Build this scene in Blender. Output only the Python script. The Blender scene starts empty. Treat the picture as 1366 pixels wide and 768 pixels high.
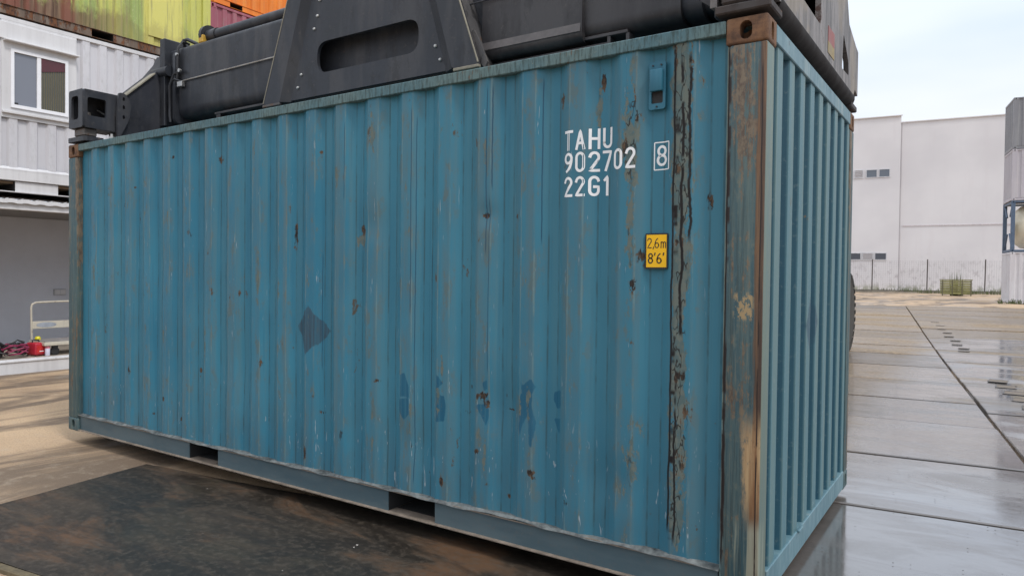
import bpy, bmesh, math, random
from mathutils import Vector, Matrix, noise
from math import radians as R, sin, cos, pi
random.seed(7)
S = bpy.context.scene
COL = S.collection
# ------------------------------------------------------------------ camera
cam = bpy.data.cameras.new('camera'); co = bpy.data.objects.new('camera', cam); COL.objects.link(co)
CAM = Vector((0.7856, -3.2769, 1.4998))
yaw, pit, rol = -0.62189, -0.019374, 0.0103990
F = Vector((sin(yaw)*cos(pit), cos(yaw)*cos(pit), sin(pit)))
r0 = Vector((cos(yaw), -sin(yaw), 0)); u0 = r0.cross(F)
Rr = cos(rol)*r0 + sin(rol)*u0; Uu = -sin(rol)*r0 + cos(rol)*u0
co.matrix_world = Matrix(((Rr.x, Uu.x, -F.x, CAM.x), (Rr.y, Uu.y, -F.y, CAM.y), (Rr.z, Uu.z, -F.z, CAM.z), (0, 0, 0, 1)))
cam.sensor_width = 36; cam.lens = 969.955/1366*36; cam.shift_x = 59.295/1366; cam.shift_y = 0
cam.clip_start = 0.05; cam.clip_end = 3000
S.camera = co
S.render.resolution_x = 1024; S.render.resolution_y = 575
# ------------------------------------------------------------------ sky, sun, exposure
SUN_DIR = Vector((0.85, -0.22, 1.15)).normalized()
elev = math.asin(SUN_DIR.z); azi = math.atan2(SUN_DIR.x, SUN_DIR.y)
w = bpy.data.worlds.new("World"); S.world = w; w.use_nodes = True
nt = w.node_tree; nt.nodes.clear()
def wn(t, **k):
    n = nt.nodes.new(t)
    for a, b in k.items(): setattr(n, a, b)
    return n
out = wn('ShaderNodeOutputWorld'); bg = wn('ShaderNodeBackground'); bg.inputs[1].default_value = 0.1
sky = wn('ShaderNodeTexSky', sky_type='NISHITA', sun_disc=False, sun_elevation=elev, sun_rotation=azi, dust_density=4.0, air_density=1.0)
tc = wn('ShaderNodeTexCoord'); mp = wn('ShaderNodeMapping'); mp.inputs['Scale'].default_value = (1.0, 1.0, 4.0)
nz = wn('ShaderNodeTexNoise'); nz.inputs['Scale'].default_value = 1.3; nz.inputs['Detail'].default_value = 4; nz.inputs['Roughness'].default_value = 0.5
cr = wn('ShaderNodeValToRGB'); cr.color_ramp.elements[0].position = 0.40; cr.color_ramp.elements[1].position = 0.60
cr.color_ramp.elements[0].color = (6.9, 7.8, 9.3, 1); cr.color_ramp.elements[1].color = (8.9, 9.3, 9.9, 1)
sep = wn('ShaderNodeSeparateXYZ'); mr = wn('ShaderNodeMapRange'); mr.inputs[3].default_value = 1.0; mr.inputs[4].default_value = 2.2
mul = wn('ShaderNodeVectorMath', operation='SCALE'); mx = wn('ShaderNodeMix', data_type='RGBA'); mx.inputs[0].default_value = 0.88
L = nt.links.new
L(tc.outputs['Generated'], mp.inputs[0]); L(mp.outputs[0], nz.inputs['Vector']); L(nz.outputs[0], cr.inputs[0])
L(tc.outputs['Generated'], sep.inputs[0]); L(sep.outputs[2], mr.inputs[0]); L(cr.outputs[0], mul.inputs[0]); L(mr.outputs[0], mul.inputs[3])
L(sky.outputs[0], mx.inputs[6]); L(mul.outputs[0], mx.inputs[7]); L(mx.outputs[2], bg.inputs[0]); L(bg.outputs[0], out.inputs[0])
sl = bpy.data.lights.new('sun', 'SUN'); sl.energy = 1.7; sl.angle = R(10); sl.color = (1, 0.965, 0.92)
so = bpy.data.objects.new('sun', sl); COL.objects.link(so); so.rotation_euler = (-SUN_DIR).to_track_quat('-Z', 'Y').to_euler()
S.view_settings.view_transform = 'Standard'; S.view_settings.look = 'None'; S.view_settings.exposure = -0.05; S.view_settings.gamma = 1.0

# ------------------------------------------------------------------ node helper
class G:
    def __init__(s, name):
        s.m = bpy.data.materials.new(name); s.m.use_nodes = True; s.t = s.m.node_tree; s.t.nodes.clear()
        s.o = s.t.nodes.new('ShaderNodeOutputMaterial'); s.b = s.t.nodes.new('ShaderNodeBsdfPrincipled')
        s.t.links.new(s.b.outputs[0], s.o.inputs[0]); s.tc = s.t.nodes.new('ShaderNodeTexCoord'); s.co = s.tc.outputs['Object']; s._xyz = None
    def put(s, sock, v):
        if isinstance(v, bpy.types.NodeSocket): s.t.links.new(v, sock)
        elif isinstance(v, (tuple, list)) and sock.type == 'RGBA' and len(v) == 3: sock.default_value = (*v, 1)
        else: sock.default_value = v
    def math(s, op, a, b=0.0, c=0.0, clamp=False):
        n = s.t.nodes.new('ShaderNodeMath'); n.operation = op; n.use_clamp = clamp
        s.put(n.inputs[0], a); s.put(n.inputs[1], b); s.put(n.inputs[2], c); return n.outputs[0]
    def add(s, a, b): return s.math('ADD', a, b)
    def sub(s, a, b): return s.math('SUBTRACT', a, b)
    def mul(s, a, b): return s.math('MULTIPLY', a, b)
    def mx(s, a, b): return s.math('MAXIMUM', a, b)
    def ss(s, v, a, b, o0=0.0, o1=1.0):
        n = s.t.nodes.new('ShaderNodeMapRange'); n.interpolation_type = 'SMOOTHSTEP'
        for i, q in enumerate((v, a, b, o0, o1)): s.put(n.inputs[i], q)
        return n.outputs[0]
    def mix(s, f, a, b):
        n = s.t.nodes.new('ShaderNodeMix'); n.data_type = 'RGBA'; s.put(n.inputs[0], f); s.put(n.inputs[6], a); s.put(n.inputs[7], b); return n.outputs[2]
    def vec(s, sc=(1, 1, 1), off=(0, 0, 0), co=None):
        n = s.t.nodes.new('ShaderNodeMapping'); n.inputs['Scale'].default_value = sc; n.inputs['Location'].default_value = off
        s.put(n.inputs[0], co or s.co); return n.outputs[0]
    def noise(s, scale=5, det=4, ro=0.55, sc=None, off=(0, 0, 0), dist=0.0, co=None):
        n = s.t.nodes.new('ShaderNodeTexNoise'); n.inputs['Scale'].default_value = scale; n.inputs['Detail'].default_value = det
        n.inputs['Roughness'].default_value = ro; n.inputs['Distortion'].default_value = dist
        s.put(n.inputs['Vector'], s.vec(sc or (1, 1, 1), off, co) if (sc or off != (0, 0, 0) or co) else s.co); return n.outputs[0]
    def xyz(s):
        if not s._xyz:
            n = s.t.nodes.new('ShaderNodeSeparateXYZ'); s.put(n.inputs[0], s.co); s._xyz = n.outputs
        return s._xyz
    def attr(s, name):
        n = s.t.nodes.new('ShaderNodeAttribute'); n.attribute_name = name; return n.outputs['Fac']
    def bump(s, h, st=0.3, d=0.01):
        n = s.t.nodes.new('ShaderNodeBump'); s.put(n.inputs['Strength'], st); n.inputs['Distance'].default_value = d
        s.put(n.inputs['Height'], h); s.put(s.b.inputs['Normal'], n.outputs[0])
    def fin(s, col, rough=0.5, metal=0.0, spec=None):
        s.put(s.b.inputs['Base Color'], col); s.put(s.b.inputs['Roughness'], rough); s.put(s.b.inputs['Metallic'], metal)
        if spec is not None: s.put(s.b.inputs['Specular IOR Level'], spec)
        return s.m
    def world(s):
        n = s.t.nodes.new('ShaderNodeNewGeometry'); s.co = n.outputs['Position']; s._xyz = None; return s

def crack(g, x0, amp, z0, z1, wd, seed, freq=3.0, ax=0, zax=2, broken=0.0):
    """thin wandering vertical line mask"""
    X, Z = g.xyz()[ax], g.xyz()[zax]
    cz = g.t.nodes.new('ShaderNodeCombineXYZ'); g.put(cz.inputs[2], Z); cz.inputs[0].default_value = seed*3.7
    n = g.noise(freq, 5, 0.6, co=cz.outputs[0])
    d = g.math('ABSOLUTE', g.sub(g.sub(X, x0), g.mul(g.sub(n, 0.5), amp)))
    m = g.ss(d, wd, wd*0.4)
    m = g.mul(m, g.mul(g.ss(Z, z0, z0+0.06), g.ss(Z, z1, z1-0.06)))
    if broken: m = g.mul(m, g.ss(g.noise(freq*1.7, 3, 0.5, co=cz.outputs[0], off=(9, 2, 0)), broken-0.05, broken+0.05))
    return m

RUST = (0.16, 0.065, 0.028); RUSTD = (0.045, 0.022, 0.014); RUSTO = (0.42, 0.17, 0.05); CHALK = (0.26, 0.27, 0.24)
def paint(name, base, alt=None, rust=0.62, chalk=0.35, rough=0.5, streak=1.0, scale=1.0, dirt=(0.1, 0.08, 0.06), ridge=True, spec=0.4, salt=0.0):
    g = G(name); alt = alt or tuple(c*0.8 for c in base)
    big = g.noise(0.9*scale, 3, off=(salt, 3, 1)); st = g.noise(1.0, 4, 0.6, sc=(9*scale, 9*scale, 0.45), off=(salt, 0, salt))
    c = g.mix(g.ss(g.add(g.mul(big, 0.5), g.mul(st, 0.5)), 0.38, 0.62), alt, base)
    c = g.mix(g.mul(g.ss(st, 0.5, 0.72), chalk), c, tuple(min(1, x*0.5+y*0.5+0.06) for x, y in zip(base, CHALK)))
    fine = g.noise(26*scale, 5, 0.65, sc=(1, 1, 0.35)); sp = g.noise(5.5*scale, 6, 0.7, sc=(1.3, 1.3, 0.5), off=(salt, 5, 2))
    c = g.mix(g.mul(g.ss(fine, 0.55, 0.75), 0.18*streak), c, dirt)
    if ridge:
        rg = g.attr('ridge')
        c = g.mix(g.mul(g.mul(g.ss(g.mul(rg, g.add(fine, g.mul(sp, 0.8))), 0.82, 1.15), chalk), 0.8), c, (0.25, 0.25, 0.22))
    rm = g.ss(g.add(sp, g.mul(g.sub(fine, 0.5), 0.25)), rust, rust+0.05)
    c = g.mix(rm, c, g.mix(g.ss(fine, 0.4, 0.6), RUSTD, RUST))
    g.bump(g.add(g.mul(fine, 0.25), g.mul(rm, -0.6)), 0.25, 0.004)
    return g.fin(c, g.mix(rm, g.ss(fine, 0.3, 0.7, rough-0.1, rough+0.12), 0.85) if False else g.add(g.mul(rm, 0.3), g.ss(fine, 0.3, 0.7, rough-0.1, rough+0.1)), 0, spec)
def plain(name, c, rough=0.5, metal=0.0, var=0.25, sc=8.0, spec=0.5, bump=0.15):
    g = G(name); n = g.noise(sc, 5, 0.65); n2 = g.noise(sc*5, 3, 0.6)
    k = g.add(g.mul(n, 0.7), g.mul(n2, 0.3))
    col = g.mix(g.ss(k, 0.3, 0.7), tuple(x*(1-var) for x in c), tuple(min(1, x*(1+var*0.6)) for x in c))
    if bump: g.bump(k, bump, 0.004)
    return g.fin(col, g.ss(n, 0.3, 0.7, max(0.02, rough-0.1), rough+0.1), metal, spec)

# ------------------------------------------------------------------ mesh helper
class MB:
    def __init__(s): s.v = []; s.f = []; s.mi = []
    def add(s, vs, fs, mi=0):
        o = len(s.v); s.v += [tuple(v) for v in vs]; s.f += [tuple(o+i for i in f) for f in fs]; s.mi += [mi]*len(fs); return s
    def box(s, x0, x1, y0, y1, z0, z1, mi=0):
        return s.add([(x0, y0, z0), (x1, y0, z0), (x1, y1, z0), (x0, y1, z0), (x0, y0, z1), (x1, y0, z1), (x1, y1, z1), (x0, y1, z1)],
                     [(0, 3, 2, 1), (4, 5, 6, 7), (0, 1, 5, 4), (1, 2, 6, 5), (2, 3, 7, 6), (3, 0, 4, 7)], mi)
    def rbox(s, x0, x1, y0, y1, z0, z1, b=0.004, mi=0, seg=1):
        bm = bmesh.new(); bmesh.ops.create_cube(bm, size=1)
        for v in bm.verts: v.co = Vector(((x0+x1)/2+v.co.x*(x1-x0), (y0+y1)/2+v.co.y*(y1-y0), (z0+z1)/2+v.co.z*(z1-z0)))
        bmesh.ops.bevel(bm, geom=bm.edges[:], offset=b, segments=seg, affect='EDGES', profile=0.5)
        s.bm(bm, mi); return s
    def bm(s, bm, mi=0):
        bm.verts.index_update(); s.add([v.co[:] for v in bm.verts], [[v.index for v in f.verts] for f in bm.faces], mi); bm.free(); return s
    def tube(s, p0, p1, r0, r1=None, n=12, mi=0, cap=True):
        r1 = r0 if r1 is None else r1; p0 = Vector(p0); p1 = Vector(p1); d = (p1-p0).normalized()
        a = d.orthogonal().normalized(); b = d.cross(a); vs = []
        for p, r in ((p0, r0), (p1, r1)):
            for i in range(n): t = 2*pi*i/n; vs.append(p+a*cos(t)*r+b*sin(t)*r)
        fs = [(i, (i+1) % n, n+(i+1) % n, n+i) for i in range(n)]
        if cap: fs += [tuple(range(n-1, -1, -1)), tuple(range(n, 2*n))]
        return s.add(vs, fs, mi)
    def path(s, pts, r, n=8, mi=0):
        pts = [Vector(p) for p in pts]; vs = []; prev = None
        for k, p in enumerate(pts):
            d = (pts[min(k+1, len(pts)-1)]-pts[max(k-1, 0)]).normalized()
            a = d.orthogonal().normalized() if prev is None else (prev-d*prev.dot(d)).normalized(); prev = a; b = d.cross(a)
            vs += [p+a*cos(2*pi*i/n)*r+b*sin(2*pi*i/n)*r for i in range(n)]
        fs = [(k*n+i, k*n+(i+1) % n, (k+1)*n+(i+1) % n, (k+1)*n+i) for k in range(len(pts)-1) for i in range(n)]
        fs += [tuple(range(n-1, -1, -1)), tuple((len(pts)-1)*n+i for i in range(n))]
        return s.add(vs, fs, mi)
    def lathe(s, prof, c=(0, 0, 0), axis='z', n=24, mi=0):
        vs = []
        for r, h in prof:
            for i in range(n):
                t = 2*pi*i/n; a, b = cos(t)*r, sin(t)*r
                p = {'z': (a, b, h), 'x': (h, a, b), 'y': (a, h, b)}[axis]; vs.append((p[0]+c[0], p[1]+c[1], p[2]+c[2]))
        fs = [(k*n+i, k*n+(i+1) % n, (k+1)*n+(i+1) % n, (k+1)*n+i) for k in range(len(prof)-1) for i in range(n)]
        fs += [tuple(range(n-1, -1, -1)), tuple((len(prof)-1)*n+i for i in range(n))]
        return s.add(vs, fs, mi)
    def prism(s, poly, M, h, mi=0):
        """poly in 2D extruded from 0 to h along local z, M maps to 3D"""
        n = len(poly); vs = [M @ Vector((x, y, 0)) for x, y in poly]+[M @ Vector((x, y, h)) for x, y in poly]
        return s.add(vs, [tuple(range(n-1, -1, -1)), tuple(range(n, 2*n))]+[(i, (i+1) % n, n+(i+1) % n, n+i) for i in range(n)], mi)
    def plate(s, outer, holes, M, h, mi=0):
        bm = bmesh.new(); es = []; loops = []
        for lp in [outer]+list(holes):
            vv = [bm.verts.new((x, y, 0)) for x, y in lp]; loops.append(len(vv))
            for i in range(len(vv)): es.append(bm.edges.new((vv[i], vv[(i+1) % len(vv)])))
        bmesh.ops.triangle_fill(bm, edges=es, use_beauty=True, use_dissolve=False)
        r = bmesh.ops.extrude_face_region(bm, geom=bm.faces[:])
        for e in r['geom']:
            if isinstance(e, bmesh.types.BMVert): e.co.z += h
        bmesh.ops.recalc_face_normals(bm, faces=bm.faces[:])
        for v in bm.verts: v.co = M @ v.co
        if M.determinant() < 0: bmesh.ops.reverse_faces(bm, faces=bm.faces[:])
        return s.bm(bm, mi)
    def mesh(s, name, mats, ang=35, attrs=None):
        me = bpy.data.meshes.new(name); me.from_pydata(s.v, [], s.f)
        for m in (mats if isinstance(mats, (list, tuple)) else [mats]): me.materials.append(m)
        if any(s.mi): me.polygons.foreach_set('material_index', s.mi)
        for k, vals in (attrs or {}).items():
            a = me.attributes.new(k, 'FLOAT', 'POINT'); a.data.foreach_set('value', vals)
        me.update(); me.shade_smooth(); me.set_sharp_from_angle(angle=R(ang)); return me
    def build(s, name, mats, parent=None, ang=35, attrs=None, label=None):
        return link(name, s.mesh(name, mats, ang, attrs), parent, label)
def link(name, me, parent=None, label=None, loc=None, rz=None, scale=None):
    o = bpy.data.objects.new(name, me); COL.objects.link(o)
    if parent: o.parent = parent
    if label: o['label'] = label
    if loc is not None: o.location = loc
    if rz is not None: o.rotation_euler = (0, 0, rz)
    if scale is not None: o.scale = scale
    return o
def thing(name, label, cat, loc=(0, 0, 0), rz=0.0, group=None):
    o = bpy.data.objects.new(name, None); COL.objects.link(o); o.empty_display_size = 0.2; o.location = loc; o.rotation_euler = (0, 0, rz)
    return tag(o, label, cat, group)
def tag(o, label, cat, group=None):
    o['label'] = label; o['category'] = cat
    if group: o['group'] = group
    return o
def XZ(y=0.0, flip=1):   # local (a,b,h) -> (a, y+h*flip, b)
    return Matrix(((1, 0, 0, 0), (0, 0, flip, y), (0, 1, 0, 0), (0, 0, 0, 1)))
def YZ(x=0.0, flip=1):   # local (a,b,h) -> (x+h, a, b)
    return Matrix(((0, 0, flip, x), (1, 0, 0, 0), (0, 1, 0, 0), (0, 0, 0, 1)))
def XY(z=0.0): return Matrix.Translation((0, 0, z))
def rrect(x0, x1, y0, y1, r, n=5):
    p = []
    for cx, cy, a0 in ((x1-r, y0+r, -90), (x1-r, y1-r, 0), (x0+r, y1-r, 90), (x0+r, y0+r, 180)):
        for i in range(n+1): t = R(a0+90*i/n); p.append((cx+r*cos(t), cy+r*sin(t)))
    return p
def rpoly(pts, r, n=4):
    out_ = []; m = len(pts); rs = r if isinstance(r, (list, tuple)) else [r]*m
    for i in range(m):
        p = Vector(pts[i]); a = (Vector(pts[i-1])-p); b = (Vector(pts[(i+1) % m])-p); q = rs[i]
        if q <= 0: out_.append(tuple(p)); continue
        A = p+a.normalized()*q; B = p+b.normalized()*q
        for k in range(n+1):
            t = k/n; out_.append(tuple(A*(1-t)**2+p*2*t*(1-t)+B*t*t))
    return out_

# ------------------------------------------------------------------ terrain
def gz(x, y):
    d = math.hypot(x-CAM.x, y-CAM.y); t = min(1, max(0, (d-13)/27)); return 0.36*t*t*(3-2*t)

# ================================================================== MATERIALS
def ground_mat():
    g = G('muddy_concrete').world()
    a = g.noise(0.35, 5, 0.6); st = g.noise(1.0, 6, 0.62, sc=(0.9, 0.28, 1), off=(3, 1, 0), dist=0.6); f = g.noise(9, 7, 0.7); ff = g.noise(60, 3, 0.6)
    c = g.mix(g.ss(a, 0.35, 0.65), (0.38, 0.26, 0.16), (0.49, 0.345, 0.21))
    c = g.mix(g.mul(g.ss(st, 0.48, 0.58), 0.85), c, (0.12, 0.085, 0.058))
    c = g.mix(g.mul(g.ss(f, 0.5, 0.72), 0.35), c, (0.42, 0.34, 0.25))
    c = g.mix(g.mul(g.ss(ff, 0.50, 0.66), 0.4), c, (0.16, 0.11, 0.07))
    w_ = g.ss(g.noise(0.5, 4, 0.55, off=(5, 9, 0), sc=(1, 0.6, 1)), 0.48, 0.6)
    g.bump(g.add(g.mul(f, 0.5), g.mul(ff, 0.25)), 0.5, 0.02)
    return g.fin(g.mix(g.mul(w_, 0.2), c, (0.11, 0.085, 0.06)), g.sub(0.75, g.mul(w_, 0.45)), 0, 0.5)
def slab_mat():
    g = G('wet_concrete').world()
    X, Y, Z = g.xyz()
    a = g.noise(0.45, 5, 0.6, off=(2, 0, 0)); s1 = g.noise(2.2, 7, 0.68, sc=(0.5, 1.6, 1), dist=0.8); f = g.noise(14, 6, 0.7); ff = g.noise(90, 2, 0.5)
    oi = g.t.nodes.new('ShaderNodeObjectInfo')
    c = g.mix(g.ss(a, 0.35, 0.65), (0.175, 0.160, 0.155), (0.250, 0.235, 0.230))
    c = g.mix(g.mul(g.ss(s1, 0.48, 0.7), 0.5), c, (0.31, 0.295, 0.285))
    c = g.mix(g.mul(g.ss(s1, 0.46, 0.32), 0.6), c, (0.085, 0.075, 0.068))
    c = g.mix(g.mul(g.ss(f, 0.55, 0.75), 0.35), c, (0.13, 0.115, 0.10))
    c = g.mix(g.ss(g.noise(5, 8, 0.8, off=(7, 7, 0)), 0.70, 0.74), c, (0.06, 0.05, 0.045))
    mud = g.mx(g.ss(g.add(g.mul(g.sub(Y, 13), 0.05), g.noise(0.22, 5, 0.6, off=(4, 8, 0), sc=(0.6, 1.2, 1))), 0.62, 0.75),
               g.mul(g.mul(g.ss(g.noise(0.6, 6, 0.68, off=(14, 3, 0), sc=(0.7, 1.3, 1)), 0.50, 0.58), g.ss(Y, 2.5, 8.0, 0.15, 1.0)), 0.6))
    mud = g.mx(mud, g.ss(X, 0.3, -0.7))
    c = g.mix(mud, c, g.mix(g.ss(f, 0.4, 0.6), (0.17, 0.115, 0.062), (0.30, 0.215, 0.125)))
    c = g.mix(g.mul(g.ss(oi.outputs['Random'], 0.3, 1.0), 0.55), c, (0.10, 0.092, 0.085))
    wet = g.ss(g.add(g.mul(g.noise(0.55, 5, 0.6, off=(1, 5, 0), sc=(0.7, 1.2, 1)), 0.8), g.mul(s1, 0.2)), 0.42, 0.53)
    dd = g.math('SQRT', g.add(g.math('POWER', g.sub(X, 0.7), 2.0), g.math('POWER', g.sub(Y, 1.1), 2.0)))
    wet = g.mx(wet, g.ss(g.add(dd, g.mul(s1, 1.2)), 2.9, 2.2))
    wet = g.mul(wet, g.sub(1.0, g.mul(mud, 0.65)))
    c = g.mix(g.mul(wet, 0.72), c, (0.085, 0.073, 0.066))
    g.put(g.b.inputs['Coat Weight'], g.mul(wet, g.ss(s1, 0.62, 0.40, 0.45, 0.9))); g.put(g.b.inputs['Coat Roughness'], g.ss(f, 0.35, 0.7, 0.05, 0.16)); g.b.inputs['Coat IOR'].default_value = 1.6
    ro = g.add(g.sub(0.40, g.mul(wet, 0.34)), g.mul(g.ss(s1, 0.48, 0.68), 0.16))
    g.bump(g.add(g.add(g.mul(s1, 0.25), g.mul(f, 0.35)), g.mul(ff, 0.15)), g.sub(0.30, g.mul(wet, 0.20)), 0.012)
    return g.fin(c, g.add(ro, g.mul(mud, 0.15)), 0, g.sub(0.9, g.mul(mud, 0.6)))
def plate_mat():
    g = G('rusty_steel_plate').world()
    s1 = g.noise(1.6, 8, 0.68, sc=(0.7, 1.6, 1), dist=0.7, off=(2, 2, 0)); a = g.noise(0.8, 4, 0.6, off=(8, 1, 0)); f = g.noise(22, 6, 0.7); sp = g.noise(70, 2, 0.5)
    c = g.mix(g.ss(s1, 0.40, 0.62), (0.022, 0.018, 0.014), (0.050, 0.038, 0.027))
    c = g.mix(g.mul(g.ss(g.add(g.mul(s1, 0.5), g.mul(a, 0.5)), 0.52, 0.62), 0.8), c, (0.115, 0.060, 0.030))
    c = g.mix(g.mul(g.ss(g.noise(1.1, 5, 0.6, off=(3, 15, 0)), 0.52, 0.66), 0.5), c, (0.055, 0.045, 0.030))
    c = g.mix(g.mul(g.ss(f, 0.48, 0.62), 0.5), c, (0.085, 0.068, 0.052)); c = g.mix(g.mul(g.ss(g.noise(3.2, 8, 0.75, sc=(0.5, 2.4, 1), off=(6, 0, 0)), 0.50, 0.62), 0.6), c, (0.022, 0.018, 0.015))
    c = g.mix(g.ss(g.noise(16, 2, 0.4, off=(9, 9, 0)), 0.80, 0.82), c, (0.6, 0.55, 0.5))
    g.bump(g.add(g.mul(s1, 0.6), g.mul(f, 0.3)), 0.4, 0.01)
    return g.fin(c, g.ss(s1, 0.3, 0.7, 0.28, 0.60), 0.0, 0.35)
M_ground, M_slab, M_plate = ground_mat(), slab_mat(), plate_mat()

A0_ = 6.058-2.894
def hero_panel_mat():
    g = G('worn_blue_paint'); X, Y, Z = g.xyz()
    rg = g.attr('ridge'); ru = g.attr('rust'); rp = g.attr('repaint'); ba = g.attr('bare'); tg = g.attr('tag')
    big = g.noise(0.8, 3, 0.5); st = g.noise(1.0, 5, 0.62, sc=(16, 3, 0.35)); st2 = g.noise(1.0, 4, 0.6, sc=(45, 5, 1.2), off=(3, 0, 1))
    fine = g.noise(30, 6, 0.7, sc=(1, 1, 0.6)); sp = g.noise(4.2, 7, 0.72, sc=(1.5, 1.5, 0.8), off=(4, 5, 2)); sp2 = g.noise(9, 5, 0.65, sc=(1.6, 1, 0.5), off=(1, 2, 8))
    c = g.mix(g.ss(big, 0.35, 0.65), (0.024, 0.148, 0.224), (0.036, 0.184, 0.262))
    c = g.mix(g.mul(g.ss(st, 0.44, 0.66), 0.42), c, (0.066, 0.190, 0.235))
    c = g.mix(g.mul(g.ss(st2, 0.55, 0.72), 0.35), c, (0.010, 0.100, 0.170))
    # lower third greyer with road film
    c = g.mix(g.mul(g.ss(Z, 0.9, 0.2), g.ss(sp2, 0.3, 0.7, 0.05, 0.35)), c, (0.075, 0.105, 0.115))
    # right part of the wall is duller
    c = g.mix(g.mul(g.ss(X, 3.0, 6.0), 0.38), c, (0.045, 0.135, 0.175))
    # worn ridge faces and edges
    wear = g.mul(rg, g.ss(g.add(g.mul(st, 0.6), g.mul(sp2, 0.4)), 0.40, 0.60))
    c = g.mix(g.mul(wear, 0.50), c, (0.085, 0.130, 0.145))
    c = g.mix(g.mul(g.mul(rg, g.ss(g.add(sp2, g.mul(g.sub(fine, 0.5), 0.5)), 0.58, 0.63)), 0.6), c, (0.095, 0.125, 0.115))
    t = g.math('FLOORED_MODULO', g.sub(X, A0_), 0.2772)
    ed = g.mx(g.ss(g.math('ABSOLUTE', g.sub(t, 0.002)), 0.008, 0.003), g.ss(g.math('ABSOLUTE', g.sub(t, 0.083)), 0.008, 0.003))
    ed = g.mul(ed, g.ss(rg, 0.3, 0.6))
    c = g.mix(g.mul(ed, g.ss(g.add(g.mul(st2, 0.5), g.mul(sp2, 0.5)), 0.46, 0.58, 0.06, 0.75)), c, g.mix(g.ss(sp, 0.45, 0.6), (0.12, 0.21, 0.23), (0.125, 0.150, 0.135)))
    fold = g.mx(g.ss(g.math('ABSOLUTE', g.sub(t, 0.151)), 0.007, 0.002), g.ss(g.math('ABSOLUTE', g.sub(t, 0.212)), 0.007, 0.002))  # inner folds darkened: grime plus crease shade painted for rib contrast
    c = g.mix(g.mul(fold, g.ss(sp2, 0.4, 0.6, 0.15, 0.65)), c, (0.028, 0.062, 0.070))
    f2 = g.noise(1.0, 7, 0.75, sc=(34, 8, 13), off=(4, 4, 1))
    # chips
    chips = g.ss(g.add(sp, g.mul(g.sub(fine, 0.5), 0.3)), 0.665, 0.695)
    c = g.mix(chips, c, (0.075, 0.065, 0.05))
    scr = g.mx(g.mul(rg, g.ss(g.noise(1.0, 3, 0.7, sc=(60, 9, 4.5), off=(6, 1, 3)), 0.675, 0.70)), g.mul(g.ss(Z, 0.9, 0.3), g.ss(g.noise(1.0, 3, 0.7, sc=(38, 9, 7), off=(2, 1, 9), dist=0.8), 0.66, 0.70)))
    c = g.mix(g.mul(scr, 0.8), c, (0.32, 0.36, 0.38))
    # repainted touch ups
    m = g.ss(g.add(rp, g.mul(g.sub(f2, 0.5), 0.9)), 0.40, 0.66); m = g.mul(m, g.ss(st2, 0.30, 0.55, 0.5, 1.0))
    c = g.mix(g.mul(m, 0.85), c, (0.004, 0.082, 0.150))
    m = g.ss(g.add(tg, g.mul(g.sub(f2, 0.5), 1.4)), 0.42, 0.55); c = g.mix(g.mul(m, g.ss(st2, 0.3, 0.65, 0.9, 0.45)), c, (0.030, 0.045, 0.065))
    # bare primer and rust
    e = g.add(g.mul(g.sub(fine, 0.5), 0.7), g.add(g.mul(g.sub(sp2, 0.5), 1.3), g.mul(g.sub(f2, 0.5), 1.3)))
    m1 = g.ss(g.add(ba, g.mul(e, 1.15)), 0.46, 0.54); c = g.mix(m1, c, g.mix(g.ss(fine, 0.42, 0.58), (0.080, 0.120, 0.118), (0.125, 0.145, 0.125)))
    m2 = g.ss(g.add(ru, g.mul(e, 1.5)), 0.66, 0.74); c = g.mix(m2, c, g.mix(g.ss(fine, 0.4, 0.62), (0.018, 0.013, 0.011), (0.105, 0.068, 0.042)))
    rdg = g.mul(g.ss(g.math('ABSOLUTE', g.sub(g.noise(1.0, 3, 0.6, sc=(13, 3, 4.5), off=(2, 8, 8)), 0.5)), 0.016, 0.006), g.ss(g.mx(ba, ru), 0.45, 0.62))
    c = g.mix(g.mul(rdg, 0.85), c, (0.016, 0.013, 0.012))
    lines = None
    for (x0, amp, z0, z1, wd, sd, fq, br) in [
        (5.648, 0.035, 0.25, 2.50, 0.008, 1, 2.6, 0), (5.690, 0.06, 0.9, 2.50, 0.009, 2, 3.5, 0.40), (5.725, 0.07, 1.6, 2.50, 0.009, 3, 5.0, 0.40),
        (5.675, 0.05, 0.20, 1.0, 0.007, 4, 4.0, 0.35), (5.660, 0.03, 0.2, 1.4, 0.018, 9, 6, 0.55), (5.662, 0.05, 1.5, 2.4, 0.018, 10, 6, 0.52)]:
        k = crack(g, x0, amp, z0, z1, wd, sd, fq, broken=br); lines = k if lines is None else g.mx(lines, k)
    c = g.mix(lines, c, (0.012, 0.010, 0.010))
    bl = None
    for (x0, amp, z0, z1, wd, sd, br) in [(4.605, 0.02, 1.55, 2.5, 0.0045, 5, 0), (4.640, 0.03, 1.9, 2.5, 0.0045, 6, 0.4), (4.625, 0.01, 0.9, 1.9, 0.003, 15, 0.3),
        (4.945, 0.02, 1.6, 2.5, 0.004, 7, 0), (4.07, 0.015, 1.2, 2.45, 0.0042, 8, 0), (4.10, 0.02, 0.2, 2.4, 0.0032, 11, 0.35), (4.21, 0.015, 0.3, 1.6, 0.003, 12, 0), (3.52, 0.03, 1.9, 2.42, 0.004, 13, 0), (3.30, 0.02, 0.8, 1.6, 0.003, 14, 0.4)]:
        k = crack(g, x0, amp, z0, z1, wd, sd, 2.2, broken=br); bl = k if bl is None else g.mx(bl, k)
    c = g.mix(g.mul(bl, 0.75), c, (0.004, 0.035, 0.075))
    g.bump(g.add(g.add(g.mul(fine, 0.2), g.mul(g.mx(m2, m1), -0.5)), g.mul(g.noise(2.5, 3), 1.2)), 0.3, 0.006)
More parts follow.
